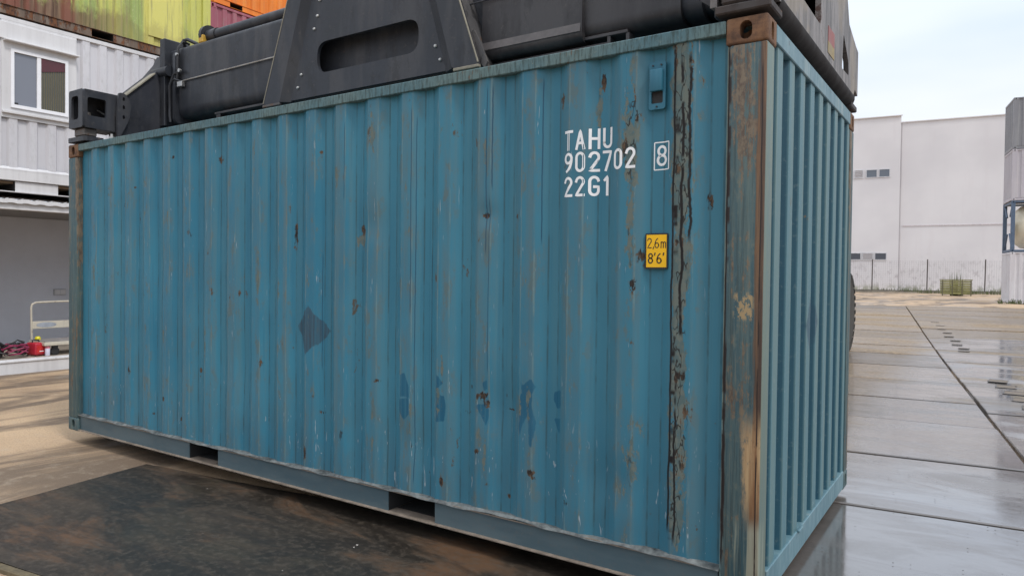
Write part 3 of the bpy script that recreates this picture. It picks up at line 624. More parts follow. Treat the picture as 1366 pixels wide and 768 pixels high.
for k in (0, 1):
    y0, y1 = (0.10, HW/2-0.006) if k == 0 else (HW/2+0.006, HW-0.10)
    d = MB().box(0.05, 0.09, y0, y1, 0.15, HH-0.12)
    for zz in (0.3, 0.85, 1.4, 1.95): d.box(0.036, 0.05, y0+0.08, y1-0.08, zz, zz+0.35)
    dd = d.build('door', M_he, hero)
    for q in (0.25, 0.75): yy = y0+(y1-y0)*q; MB().tube((0.018, yy, 0.08), (0.018, yy, HH-0.06), 0.017, n=8).build('lock_bar', M_ra, dd)
# rails
MB().rbox(0.179, HL-0.179, 0.000, 0.060, HH-0.066, HH-0.006, 0.004).build('top_side_rail', M_ra, hero)
MB().rbox(0.179, HL-0.179, HW-0.060, HW, HH-0.066, HH-0.006, 0.004).build('top_side_rail', M_ra, hero)
MB().rbox(HL-0.062, HL-0.001, 0.163, HW-0.163, HH-0.090, HH-0.006, 0.004).build('top_end_rail', M_er, hero)
MB().rbox(0.001, 0.06, 0.163, HW-0.163, HH-0.1, HH-0.006, 0.004).build('top_end_rail', M_er, hero)
mb = MB().rbox(HL-0.062, HL-0.001, 0.163, HW-0.163, 0.014, 0.135, 0.004)
mb.build('bottom_end_rail', M_er, hero)
MB().rbox(0.001, 0.06, 0.163, HW-0.163, 0.014, 0.16, 0.004).build('bottom_end_rail', M_er, hero)
pk = ((HL-4.205, HL-3.845), (HL-2.155, HL-1.795))
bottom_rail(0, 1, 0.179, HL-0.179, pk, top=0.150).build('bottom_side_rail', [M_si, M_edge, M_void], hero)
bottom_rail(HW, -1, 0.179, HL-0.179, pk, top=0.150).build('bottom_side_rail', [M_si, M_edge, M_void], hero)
# wavy bent lip between panel and bottom rail
mb = MB(); vs = []; xs = [0.17+(HL-0.34)*i/260 for i in range(261)]
for x in xs:
    yo, rg = prof_side(x, A0, lo=HL-5.74, hi=HL-0.25)
    wv = 0.010*noise.noise(Vector((x*3.1, 0, 0)))+0.005*noise.noise(Vector((x*11, 4, 0)))
    zt = 0.158+0.010*noise.noise(Vector((x*2.2, 9, 0)))+0.006*rg
    lf = 0.5+0.5*noise.noise(Vector((x*1.7, 3, 3))); zt -= 0.004; vs += [(x, 0.013+yo, zt+0.010*lf+0.002), (x, 0.002+wv*0.6, zt-0.003+wv*0.35), (x, 0.000+wv*0.6, zt-0.007+wv*0.35), (x, 0.02, zt-0.009+wv*0.3)]
fs = [(4*i+k, 4*i+4+k, 4*i+5+k, 4*i+1+k) for i in range(260) for k in range(3)]
mb.add(vs, [f[::-1] for f in fs]).build('bent_lip', M_lip, hero)
# posts
for x, sx in ((0, 1), (HL, -1)):
    for y, sy in ((0, 1), (HW, -1)):
        near = (x > 1 and y == 0); mb = MB()
        mb.rbox(*sorted((x+sx*0.002, x+sx*0.160)), *sorted((y+sy*0.002, y+sy*0.132)), 0.1185, HH-0.1185, 0.008, 0, 2)
        if y == 0: mb.box(*sorted((x+sx*0.160, x+sx*0.172)), 0.016, 0.06, 0.12, HH-0.12)
        mb.build('corner_post', M_np if near else M_po, hero, label='rust streaked corner post with a scraped pale patch near its foot' if near else None)
castings(hero, HL, HW, HH)
for o_ in hero.children:
    if o_.name.startswith('corner_casting') and o_.location.z < 1:
        if not o_.data.name.startswith('low'): me_ = bpy.data.meshes.get('low_casting') or CAST.copy(); me_.name = 'low_casting'; me_.materials[0] = M_po; o_.data = me_
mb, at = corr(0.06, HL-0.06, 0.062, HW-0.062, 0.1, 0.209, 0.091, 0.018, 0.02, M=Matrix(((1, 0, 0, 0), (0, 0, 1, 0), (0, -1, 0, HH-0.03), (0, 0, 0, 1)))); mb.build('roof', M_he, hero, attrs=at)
MB().box(0.07, HL-0.07, 0.11, HW-0.11, 0.158, 0.186).build('floor', M_wood, hero)
mb = MB()
for k in range(17):
    x = 0.35+k*0.335
    if any(a-0.06 < x < b+0.06 for a, b in pk): continue
    mb.box(x, x+0.05, 0.105, HW-0.105, 0.03, 0.155)
mb.build('cross_member', M_void, hero)
# vent
vx = HL-0.497; v_ = MB(); v_.plate(rrect(vx-0.040, vx+0.040, 2.24, 2.462, 0.012), [rrect(vx-0.028, vx+0.028, 2.268, 2.325, 0.006)], XZ(0.022), 0.008)
v_.rbox(vx-0.030, vx+0.030, 0.001, 0.023, 2.322, 2.425, 0.006, 0, 2)
vo = v_.build('vent_cover', paint('vent_paint', (0.024, 0.135, 0.200), rust=0.75, ridge=False), hero)
MB().box(vx-0.027, vx+0.027, 0.031, 0.036, 2.267, 2.326).build('vent_opening', M_void, vo)
for q, zq in ((-0.02, 2.445), (0.02, 2.445), (0, 2.252)): MB().tube((vx+q, 0.022, zq), (vx+q, 0.016, zq), 0.004, n=8).build('vent_screw', M_blk, vo)
# painted lettering (stroke font) following the corrugation
def arc(cx, cy, rx, ry, a0, a1, n=10): return [(cx+rx*cos(R(a0+(a1-a0)*i/n)), cy+ry*sin(R(a0+(a1-a0)*i/n))) for i in range(n+1)]
w_ = 0.5
GL = {'T': [[(0, 1), (w_, 1)], [(w_/2, 1), (w_/2, 0)]], 'A': [[(0, 0), (w_/2, 1), (w_, 0)], [(0.09, 0.3), (w_-0.09, 0.3)]],
 'H': [[(0, 0), (0, 1)], [(w_, 0), (w_, 1)], [(0, 0.52), (w_, 0.52)]], 'U': [[(0, 1), (0, 0.25)]+arc(w_/2, 0.25, w_/2, 0.25, 180, 360)+[(w_, 1)]],
 '0': [[(0, 0.25)]+arc(w_/2, 0.25, w_/2, 0.25, 180, 360)+arc(w_/2, 0.75, w_/2, 0.25, 0, 180)+[(0, 0.25)]],
 '2': [arc(w_/2, 0.75, w_/2, 0.25, 170, -20)+[(0.0, 0.0), (w_, 0.0)]],
 '7': [[(0, 1), (w_, 1), (0.14, 0)]], '1': [[(0.08, 0.82), (0.25, 1), (0.25, 0)]],
 '9': [[(w_, 0.72)]+arc(w_/2, 0.74, w_/2, 0.26, 0, 360, 18), [(w_, 0.74)]+arc(0.02, 0.74, w_-0.02, 0.74, 0, -75, 8)],
 '6': [arc(w_/2, 0.26, w_/2, 0.26, 0, 360, 18), [(0, 0.26)]+arc(w_-0.02, 0.26, w_-0.02, 0.74, 180, 105, 8)],
 '8': [arc(w_/2, 0.76, w_/2*0.88, 0.24, 0, 360, 16), arc(w_/2, 0.26, w_/2, 0.26, 0, 360, 16)],
 'G': [arc(w_/2, 0.75, w_/2, 0.25, 15, 180)+arc(w_/2, 0.25, w_/2, 0.25, 180, 360)+[(w_, 0.46), (w_*0.55, 0.46)]],
 'm': [[(0, 0), (0, 0.6)], [(0, 0.45)]+arc(0.15, 0.45, 0.15, 0.15, 180, 0, 6)+[(0.3, 0)], [(0.3, 0.45)]+arc(0.45, 0.45, 0.15, 0.15, 180, 0, 6)+[(0.6, 0)]],
 ',': [[(0.08, 0.08), (0.0, -0.12)]], "'": [[(0.05, 1.05), (0.0, 0.85)]]}
def strokes(mb, ch, x, z, h, adv, thick, yfun):
    for line in GL[ch]:
        pts = []
        for (a, b) in zip(line, line[1:]):
            n_ = max(1, int(math.hypot(b[0]-a[0], b[1]-a[1])*h/0.008)); pts += [(a[0]+(b[0]-a[0])*i/n_, a[1]+(b[1]-a[1])*i/n_) for i in range(n_)]
        pts.append(line[-1]); P = [(x+p[0]*adv, z+p[1]*h) for p in pts]; vs = []; m = len(P)
        for i in range(m):
            a = Vector(P[max(i-1, 0)]); b = Vector(P[min(i+1, m-1)]); d = (b-a).normalized(); nn = Vector((-d.y, d.x))*thick/2
            if i == 0: ex = -d*thick*0.5
            elif i == m-1: ex = d*thick*0.5
            else: ex = Vector((0, 0))
            for sgn in (1, -1): q = Vector(P[i])+nn*sgn+ex; vs.append((q.x, yfun(q.x, q.y), q.y))
        mb.add(vs, [(2*i, 2*i+2, 2*i+3, 2*i+1)[::-1] for i in range(m-1)])
def ypanel(x, z):
    y, _ = prof_side(x, A0, lo=HL-5.740, hi=HL-0.250)
    return 0.012+y+0.0035*(noise.noise(Vector((x*1.6, z*1.3, 0)))+0.5*noise.noise(Vector((x*6, z*4, 3))))+masks_dent(x, z)-0.0012
z_ = 0.04
for txt, zb in (('TAHU', 2.128), ('902702', 2.016), ('22G1', 1.895)):
    for i, ch in enumerate(txt): let = MB(); strokes(let, ch, HL-0.973+i*0.0665, zb-z_+0.004, 0.088, 0.078, 0.0135, ypanel); let.build('painted_character', M_white, hero, ang=180)
let = MB(); strokes(let, '8', HL-0.497, 2.022-z_, 0.086, 0.08, 0.0125, ypanel)
let.build('painted_character', M_white, hero, ang=180); let = MB()
bx0, bx1, bz0, bz1 = HL-0.514, HL-0.440, 2.000-z_, 2.128-z_
for a, b in (((bx0, bz0), (bx1, bz0)), ((bx1, bz0), (bx1, bz1)), ((bx1, bz1), (bx0, bz1)), ((bx0, bz1), (bx0, bz0))):
    vs = []
    for i in range(11):
        t = i/10; x = a[0]+(b[0]-a[0])*t; z = a[1]+(b[1]-a[1])*t; d = Vector((b[0]-a[0], b[1]-a[1])).normalized(); nn = Vector((-d.y, d.x))*0.0028
        for sgn in (1, -1): vs.append((x+nn.x*sgn, ypanel(x+nn.x*sgn, z), z+nn.y*sgn))
    let.add(vs, [(2*i, 2*i+2, 2*i+3, 2*i+1)[::-1] for i in range(10)])
let.build('painted_box_outline', M_white, hero, ang=180)
# height sticker
sx0, sx1, sz0, sz1, sy = HL-0.546, HL-0.434, 1.532-z_, 1.700-z_, 0.0265
st = MB().prism(rrect(sx0, sx1, sz0, sz1, 0.008), XZ(sy+0.004, -1), 0.004).build('height_sticker', M_blk, hero, label='yellow sticker reading 2,6m and 8 feet 6 with a black border')
MB().box(sx0+0.007, sx1-0.007, sy-0.0008, sy-0.0001, sz0+0.008, sz1-0.007).build('yellow_field', M_yel, st)
tm = MB(); yf = lambda x, z: sy-0.0016
for ch, dx in (('2', 0.013), (',', 0.040), ('6', 0.049), ('m', 0.079)): strokes(tm, ch, sx0+dx, sz0+0.100, 0.044, 0.036, 0.0042, yf)
for ch, dx in (('8', 0.018), ("'", 0.048), ('6', 0.060), ("'", 0.090)): strokes(tm, ch, sx0+dx, sz0+0.028, 0.044, 0.040, 0.0058, yf)
tm.build('sticker_text', M_blk, st, ang=180)
# scrap of cable tie / weld bead on the end sill
MB().rbox(HL-0.004, HL+0.010, 0.80, 0.90, 0.128, 0.142, 0.003).build('bent_tab', M_er, hero)

# ================================================================== SPREADER
def gun(name, base, rust=0.7, dusty=0.45, salt=0, rg=0.42, sp_=0.4):
    g = G(name); st = g.noise(1.0, 5, 0.6, sc=(5, 5, 0.8), off=(salt, 0, 0)); f = g.noise(22, 6, 0.7); a = g.noise(1.6, 5, 0.6, off=(salt, 4, 4)); sp = g.noise(4, 6, 0.7, off=(1, salt, 6))
    c = g.mix(g.ss(a, 0.35, 0.65), tuple(x*0.75 for x in base), tuple(x*1.25 for x in base))
    c = g.mix(g.mul(g.ss(st, 0.44, 0.62), dusty), c, (0.070, 0.067, 0.068)); c = g.mix(g.mul(g.ss(g.noise(1.0, 7, 0.75, sc=(7, 7, 3), off=(salt, 9, 1)), 0.54, 0.64), dusty), c, (0.014, 0.013, 0.014)); c = g.mix(g.mul(g.ss(f, 0.56, 0.72), dusty*0.7), c, (0.12, 0.108, 0.10))
    c = g.mix(g.ss(g.add(sp, g.mul(g.sub(f, 0.5), 0.3)), rust, rust+0.04), c, (0.10, 0.06, 0.04)); g.bump(g.add(g.mul(a, 0.5), g.mul(f, 0.2)), 0.3, 0.006)
    return g.fin(c, g.add(g.ss(a, 0.3, 0.7, rg-0.03, rg+0.14), g.mul(g.ss(f, 0.45, 0.65), 0.12)), 0, sp_)
M_sp = gun('charcoal_paint', (0.024, 0.027, 0.034)); M_sp2 = gun('brownish_charcoal_paint', (0.036, 0.033, 0.035), dusty=0.5, salt=3)
M_spw = gun('scuffed_steel', (0.095, 0.085, 0.078), rust=0.60, dusty=0.8, salt=6); M_hose = plain('black_hose', (0.02, 0.02, 0.022), 0.45); M_bolt = plain('zinc_bolt', (0.45, 0.44, 0.42), 0.35, 0.8)
M_tan = plain('lit_and_worn_tan', (0.26, 0.235, 0.18), 0.8, 0, 0.3); M_yb = plain('yellow_fitting', (0.50, 0.30, 0.04), 0.5)
ZB = 2.625
M_grime = gun('grimy_bracket', (0.050, 0.040, 0.036), rust=0.55, dusty=0.5, salt=9, rg=0.6, sp_=0.25)
spr = thing('container_spreader', 'dark charcoal telescopic spreader frame gripping the top of the blue container', 'spreader', (0, 0, ZB))
zz = lambda z: z-ZB
# main beam
prof = rpoly([(0.80, zz(2.965)), (1.66, zz(2.965)), (1.66, zz(3.64)), (0.80, zz(3.64))], [0.10, 0.10, 0.05, 0.05], 6)
mbm = MB().prism(prof, YZ(-5.72), 5.17).build('main_beam', M_sp, spr)
# left end flange, second flange
MB().rbox(-5.80, -5.72, 0.74, 1.72, zz(2.90), zz(3.74), 0.006).build('end_flange', M_sp, spr)
MB().prism(rpoly([(0.765, zz(2.915)), (1.70, zz(2.915)), (1.70, zz(3.60)), (0.765, zz(3.60))], [0.05]*4), YZ(-5.62), 0.045).build('end_flange', M_sp, spr)
# thicker sleeve on the right half of the beam
MB().prism(rpoly([(0.74, zz(2.925)), (1.72, zz(2.925)), (1.72, zz(3.70)), (0.76, zz(3.70))], [0.07, 0.07, 0.05, 0.05], 6), YZ(-2.0), 0.74).build('beam_sleeve', M_sp2, spr)
MB().prism(rpoly([(0.775, zz(2.945)), (1.68, zz(2.945)), (1.68, zz(3.67)), (0.775, zz(3.67))], [0.09, 0.09, 0.05, 0.05], 6), YZ(-1.26), 0.60).build('beam_sleeve', M_sp2, spr)
MB().prism([(0.735, zz(2.985)), (0.80, zz(2.95)), (0.80, zz(3.13)), (0.755, zz(3.115))], YZ(-2.0), 0.73).build('wear_pad', plain('scuffed_wear_pad', (0.10, 0.088, 0.085), 0.5, 0, 0.4, 5), spr)
# slide rail under the beam
MB().rbox(-2.1, -0.98, 0.78, 0.83, zz(2.936), zz(2.956), 0.003).rbox(-2.1, -1.10, 0.79, 0.86, zz(2.885), zz(2.905), 0.003).box(-1.11, -1.09, 0.785, 0.86, zz(2.86), zz(2.936)).box(-0.99, -0.97, 0.785, 0.86, zz(2.86), zz(2.936)).build('slide_rail', M_sp2, spr)
MB().rbox(-4.98, -4.2, 0.78, 0.84, zz(2.925), zz(2.945), 0.003).box(-4.96, -4.90, 0.785, 0.86, zz(2.86), zz(2.925)).build('slide_rail', M_sp2, spr)
# telescoping inner beam toward the right end box
mb = MB(); mb.plate(rpoly([(0.86, zz(2.99)), (1.60, zz(2.99)), (1.60, zz(3.56)), (0.86, zz(3.56))], 0.06), [rpoly([(0.90, zz(3.02)), (1.56, zz(3.02)), (1.56, zz(3.52)), (0.90, zz(3.52))], 0.05)], YZ(-0.56), 0.40)
mb.build('inner_beam', M_sp, spr)
# underside webs so that the top of the box does not show sky
MB().box(-5.7, -0.3, 1.00, 1.45, zz(2.80), zz(2.96)).build('bottom_chord', M_sp, spr)
# A-frame lifting bracket: both sides
def aframe(yf, sg):
    fr = MB(); XR = 3.0
    def slot(x0, x1, x2, x3, z0, z1, r): return rpoly([(x0, zz(z0)), (x1, zz(z0)), (x2, zz(z1)), (x3, zz(z1))], r, 6)
    outer = [(-3.80, zz(2.87)), (-2.22, zz(2.87)), (-2.66, zz(4.35)), (-3.34, zz(4.35))]
    h1 = slot(-3.49, -2.47, -2.47, -3.49, 3.04, 3.278, 0.105); h2 = slot(-3.33, -2.67, -2.72, -3.28, 3.56, 3.84, 0.09)
    fr.plate(outer, [h1, h2], XZ(yf+sg*0.05, sg), 0.03)
    o = fr.build('lifting_frame', M_sp, spr)
    wg = MB()
    # outer wings stand proud of the middle plate, joined by a bent web
    for a, b, c, d in (((-4.07, 2.86), (-3.87, 2.86), (-3.39, 4.35), (-3.52, 4.35)), ((-2.14, 2.86), (-1.93, 2.86), (-2.46, 4.35), (-2.58, 4.35))):
        wg.prism(rpoly([(p[0], zz(p[1])) for p in (a, b, c, d)], [0.02, 0, 0, 0], 3), XZ(yf, sg), 0.03)
    for (ax, bx), (cx, dx) in (((-3.87, -3.79), (-3.39, -3.33)), ((-2.23, -2.14), (-2.67, -2.58))):
        y0, y1 = (yf, yf+sg*0.052) if ax == -3.87 else (yf+sg*0.052, yf)
        wg.add([(ax, y0, zz(2.861)), (bx, y1, zz(2.861)), (dx, y1, zz(4.35)), (cx, y0, zz(4.35)), (ax, y0+sg*0.03, zz(2.861)), (bx, y1+sg*0.03, zz(2.861)), (dx, y1+sg*0.03, zz(4.35)), (cx, y0+sg*0.03, zz(4.35))],
               [(0, 1, 2, 3), (4, 7, 6, 5), (0, 4, 5, 1), (1, 5, 6, 2), (2, 6, 7, 3), (3, 7, 4, 0)])
    wg.build('frame_wing', M_sp, o)
    # returns running back to the beam
    rt = MB()
    for (x0, x1), (xa, xb) in (((-4.07, -4.04), (-3.52, -3.49)), ((-1.96, -1.93), (-2.49, -2.46))):
        y0, y1 = sorted((yf+sg*0.031, yf+sg*0.19))
        rt.add([(x0, y0, zz(2.862)), (x1, y0, zz(2.862)), (x1, y1, zz(2.862)), (x0, y1, zz(2.862)), (xa, y0, zz(4.35)), (xb, y0, zz(4.35)), (xb, y1, zz(4.35)), (xa, y1, zz(4.35))],
               [(0, 3, 2, 1), (4, 5, 6, 7), (0, 1, 5, 4), (1, 2, 6, 5), (2, 3, 7, 6), (3, 0, 4, 7)])
    rt.box(-4.0, -1.99, *sorted((yf+sg*0.082, yf+sg*0.19)), zz(2.868), zz(2.885))
    rt.build('frame_return', M_spw if sg > 0 else M_sp, o)
    if sg > 0:
        MB().path([(-4.071, yf, zz(2.87)), (-3.521, yf, zz(4.35))], 0.0045, 6).path([(-1.929, yf, zz(2.87)), (-2.459, yf, zz(4.35))], 0.006, 6).build('worn_edge', M_tan, o)['kind'] = 'stuff'
        for bx, bz in ((-3.485, 3.484), (-3.52, 3.39), (-3.665, 3.058), (-3.705, 2.961), (-2.318, 3.051), (-2.275, 2.952), (-2.45, 3.55), (-3.46, 3.60)):
            bt = MB().lathe([(0.001, -0.014), (0.008, -0.013), (0.0125, -0.007), (0.0125, 0.0)], (bx, yf+0.05, zz(bz)), 'y', 10).build('bolt', M_bolt, o)
        # worn wedge at the foot of the right wing and the welded seams
        MB().prism([(-2.02, zz(3.08)), (-1.99, zz(3.10)), (-1.945, zz(3.02)), (-1.88, zz(2.875)), (-1.90, zz(2.835)), (-1.925, zz(2.862))], XZ(yf+0.035), 0.02).build('side_lug', M_spw, o)
        MB().rbox(-2.13, -1.925, yf-0.004, yf+0.03, zz(2.838), zz(2.859), 0.004).build('weld_seam', M_tan, o)
        MB().rbox(-4.08, -3.87, yf-0.004, yf+0.03, zz(2.838), zz(2.859), 0.004).build('weld_seam', M_spw, o)
aframe(0.60, 1); aframe(1.86, -1)
MB().rbox(-3.6, -2.4, 0.7, 1.76, zz(4.30), zz(4.62), 0.03).tube((-3.0, 1.23, zz(4.62)), (-3.0, 1.23, zz(4.95)), 0.42, n=28).build('rotator_head', M_sp, spr)
# beams' hydraulic pipes and hoses
zt = zz(3.64)
MB().tube((-5.15, 0.92, zz(3.715)), (-2.6, 0.92, zz(3.715)), 0.052, n=16).tube((-5.25, 0.92, zz(3.715)), (-5.12, 0.92, zz(3.715)), 0.062, n=16).build('hydraulic_pipe', M_sp, spr)
MB().tube((-4.4, 1.02, zz(3.70)), (-2.6, 1.02, zz(3.70)), 0.04, n=12).build('hydraulic_pipe', M_sp, spr)
rg_ = MB().lathe([(0.055, -0.02), (0.105, -0.02), (0.105, 0.02), (0.055, 0.02), (0.055, -0.02)], (-5.28, 0.93, zz(3.72)), 'x', 20); rg_.build('pipe_ring', M_hose, spr)
MB().rbox(-5.31, -5.24, 0.83, 0.90, zt+0.001, zt+0.075, 0.008).build('pipe_clamp', M_yb, spr)
hp = [(-5.55, 0.90, zz(3.69)), (-5.56, 0.83, zz(3.70)), (-5.55, 0.775, zz(3.62)), (-5.545, 0.77, zz(3.5)), (-5.545, 0.772, zz(3.38)), (-5.56, 0.775, zz(3.3))]
MB().path(hp, 0.013).path([(-5.66, 0.93, zz(3.66)), (-5.60, 0.87, zz(3.73)), (-5.52, 0.86, zz(3.72)), (-5.42, 0.90, zz(3.67))], 0.017).build('hose', M_hose, spr)
MB().path([(-5.50, 0.775, zz(3.40)), (-5.60, 0.765, zz(3.38)), (-5.66, 0.76, zz(3.28)), (-5.66, 0.76, zz(3.0)), (-5.655, 0.765, zz(2.93))], 0.014).path([(-5.72, 0.79, zz(3.31)), (-5.58, 0.76, zz(3.33)), (-5.50, 0.78, zz(3.30))], 0.010).build('hose', M_sp, spr)
MB().rbox(-5.54, -5.46, 0.755, 0.80, zz(3.245), zz(3.30), 0.006).build('valve_block', M_bolt, spr)
MB().tube((-5.5, 0.77, zz(3.40)), (-5.5, 0.75, zz(3.40)), 0.018, n=8).build('hose_fitting', M_bolt, spr); MB().tube((-5.545, 0.77, zz(3.56)), (-5.545, 0.75, zz(3.56)), 0.014, n=8).build('hose_fitting', M_bolt, spr)
MB().tube((-5.48, 0.785, zz(3.306)), (-4.0, 0.785, zz(3.314)), 0.007, n=6).build('guide_rod', M_bolt, spr)
MB().tube((-2.21, 0.732, zz(3.31)), (-1.26, 0.732, zz(3.325)), 0.006, n=6).build('guide_rod', M_sp, spr)
# end beams with twistlock boxes
def tw_box(x0, x1, ysgn, yc, wcol):
    """hollow corner box; yc = outer y, ysgn = inward direction"""
    P = lambda t: yc+ysgn*t
    mb = MB(); t = 0.022
    y0, y1 = sorted((P(0), P(0.34)))
    mb.plate(rrect(x0, x1, zz(2.775), zz(3.115), 0.02), [rrect(x0+0.045, x1-0.075, zz(2.85), zz(3.06), 0.03)], XZ(P(0), ysgn), t)
    a, b = sorted((P(t+0.001), P(0.34))); mb.box(x0+0.001, x0+t, a, b, zz(2.775), zz(3.115))
    for xx, s in ((x1, -1),):
        h0, h1 = sorted((P(0.045), P(0.215)))
        mb.plate([(a, zz(2.775)), (b, zz(2.775)), (b, zz(3.115)), (a, zz(3.115))], [rrect(h0, h1, zz(2.885), zz(3.048), 0.02)], YZ(xx+s*0.001, s), t)
    a, b = sorted((P(t+0.001), P(0.34))); mb.box(x0+t+0.002, x1-t-0.002, a, b, zz(3.09), zz(3.114)); mb.box(x0+t+0.002, x1-t-0.002, a, b, zz(2.776), zz(2.80))
    mb.box(x0+t+0.002, x1-t-0.002, *sorted((P(0.318), P(0.339))), zz(2.801), zz(3.089))
    o = mb.build('twistlock_box', wcol, spr)
    MB().rbox(x0+0.035, x1-0.035, *sorted((P(0.03), P(0.15))), zz(2.705), zz(2.776), 0.01).build('twistlock_housing', M_spw, o)
    MB().prism(rpoly([(x0-0.005, P(-0.012)), (x1+0.06, P(-0.012)), (x1+0.06, P(0.17)), (x0-0.005, P(0.17))], 0.03), XY(zz(2.648)), 0.04).build('landing_plate', M_sp, o)
    MB().tube(((x0+x1)/2, P(0.10), zz(2.80)), ((x0+x1)/2, P(0.10), zz(2.93)), 0.035, n=10).rbox((x0+x1)/2-0.05, (x0+x1)/2+0.05, *sorted((P(0.06), P(0.14))), zz(2.85), zz(2.875), 0.005).build('twistlock_pin', M_spw, o)
    MB().path([(x0+0.05, P(0.25), zz(3.0)), ((x0+x1)/2, P(0.20), zz(2.97)), (x1-0.04, P(0.26), zz(2.90))], 0.010).build('hose', M_hose, o)
def endbeam_left():
    x = -5.80
    pts = [(0.345, 2.735), (0.345, 3.075), (0.68, 3.385), (0.79, 3.53), (0.83, 3.62), (1.608, 3.62), (1.648, 3.53), (1.758, 3.385), (2.093, 3.075), (2.093, 2.735)]
    o = MB().prism([(y, zz(z)) for y, z in pts], YZ(-6.00), 0.20).build('end_beam', gun('near_black_paint', (0.022, 0.024, 0.031), dusty=0.2, salt=5), spr)
    for yy in ((0.345, 3.078, 0.68, 3.388), (2.093, 3.078, 1.758, 3.388)):  # caps in pale tan, the light on the sloping top put into the colour
        MB().add([(-5.87, yy[0], zz(yy[1])), (-5.775, yy[0], zz(yy[1])), (-5.775, yy[2], zz(yy[3])), (-5.87, yy[2], zz(yy[3])), (-5.87, yy[0], zz(yy[1]+0.014)), (-5.775, yy[0], zz(yy[1]+0.014)), (-5.775, yy[2], zz(yy[3]+0.014)), (-5.87, yy[2], zz(yy[3]+0.014))],
            [(0, 3, 2, 1), (4, 5, 6, 7), (0, 1, 5, 4), (1, 2, 6, 5), (2, 3, 7, 6), (3, 0, 4, 7)]).build('sloping_cap', M_tan, o)
    for s, c in ((1, 0), (-1, HW)):
        q = lambda t: c+s*t
        lug = [(0.300, zz(2.70)), (0.40, zz(2.90)), (0.42, zz(3.05)), (0.36, zz(3.13)), (0.30, zz(3.13)), (0.285, zz(2.95)), (0.285, zz(2.70))]
        l = MB().plate(rpoly(lug, [0.0, 0.02, 0.03, 0.03, 0.02, 0, 0]), [[(0.345+0.013*cos(a), zz(zc_)+0.02*sin(a)) for a in [2*pi*i/8 for i in range(8)]] for zc_ in (2.91, 3.0, 3.075)], Matrix(((0, 0, 1, -5.76), (s, 0, 0, c), (0, 1, 0, 0), (0, 0, 0, 1))), 0.025).build('locking_lug', M_sp, o)
endbeam_left()
tw_box(-6.045, -5.80, 1, 0.0, M_sp); tw_box(-6.045, -5.80, -1, HW, M_sp)
MB().tube((-5.93, 0.76, zz(3.42)), (-5.66, 0.76, zz(3.42)), 0.05, n=14).build('pivot_pin', M_sp, spr)
# right end beam
def worn_end():
    g = G('scraped_grey_plate'); X, Y, Z = g.xyz(); st = g.noise(1.0, 6, 0.7, sc=(3, 11, 1.6)); f = g.noise(20, 6, 0.72); a = g.noise(2.2, 5, 0.6)
    c = g.mix(g.ss(st, 0.4, 0.62), (0.085, 0.078, 0.074), (0.215, 0.195, 0.185)); c = g.mix(g.mul(g.ss(a, 0.5, 0.62), 0.6), c, (0.235, 0.19, 0.135))
    c = g.mix(g.ss(g.add(g.mul(st, 0.5), g.mul(f, 0.5)), 0.58, 0.64), c, (0.09, 0.055, 0.045)); g.bump(g.add(st, f), 0.4, 0.005); return g.fin(c, 0.55, 0, 0.4)
M_we = worn_end()
pts = [(0.02, 2.70), (0.02, 3.05), (0.12, 3.07), (0.40, 3.13), (0.62, 3.45), (0.72, 3.78), (1.718, 3.78), (1.818, 3.45), (2.02, 3.14), (2.32, 3.075), (2.42, 3.06), (2.42, 2.76), (2.30, 2.78), (2.22, 2.72), (0.25, 2.72)]
mb = MB(); holes = [rpoly([(0.50, zz(2.865)), (1.06, zz(2.865)), (1.06, zz(3.35)), (0.80, zz(3.35)), (0.50, zz(2.98))], 0.03), rpoly([(1.76, zz(2.80)), (2.02, zz(2.81)), (2.00, zz(2.90)), (1.80, zz(3.02))], 0.02)]
mb.plate([(y, zz(z)) for y, z in pts][::-1], holes, YZ(-0.012), 0.03)
mb.plate([(y, zz(z)) for y, z in pts][::-1], holes[1:], YZ(-0.255), 0.03)
eb = mb.build('end_beam', M_we, spr)
mb = MB()
for a, b in zip(pts, pts[1:]):
    if a[0] < b[0] and a[1] > 2.9 and b[1] > 2.9: mb.add([(-0.224, a[0], zz(a[1]-0.02)), (-0.013, a[0], zz(a[1]-0.02)), (-0.013, b[0], zz(b[1]-0.02)), (-0.224, b[0], zz(b[1]-0.02)), (-0.224, a[0], zz(a[1]-0.002)), (-0.013, a[0], zz(a[1]-0.002)), (-0.013, b[0], zz(b[1]-0.002)), (-0.224, b[0], zz(b[1]-0.002))],
            [(0, 3, 2, 1), (4, 5, 6, 7), (0, 1, 5, 4), (1, 2, 6, 5), (2, 3, 7, 6), (3, 0, 4, 7)])
mb.box(-0.2, -0.013, 0.3, 2.1, zz(2.74), zz(2.76)); mb.build('beam_cover', M_sp2, eb)
MB().tube((-0.045, 0.14, zz(2.722)), (-0.045, 2.30, zz(2.722)), 0.064, n=20).build('bottom_tube', gun('grimy_tube', (0.018, 0.015, 0.014), dusty=0.25, salt=8, rg=0.75, sp_=0.2), eb)
for zz0, zz1, m_, y0, y1 in ((2.84, 2.925, plain('faded_red_marking', (0.26, 0.085, 0.075), 0.6, 0, 0.3), 1.27, 1.47), (2.775, 2.84, plain('faded_yellow_marking', (0.27, 0.20, 0.08), 0.6, 0, 0.3), 1.27, 1.47)):
    MB().box(0.0185, 0.0205, y0, y1, zz(zz0), zz(zz1)).build('warning_marking', m_, eb)
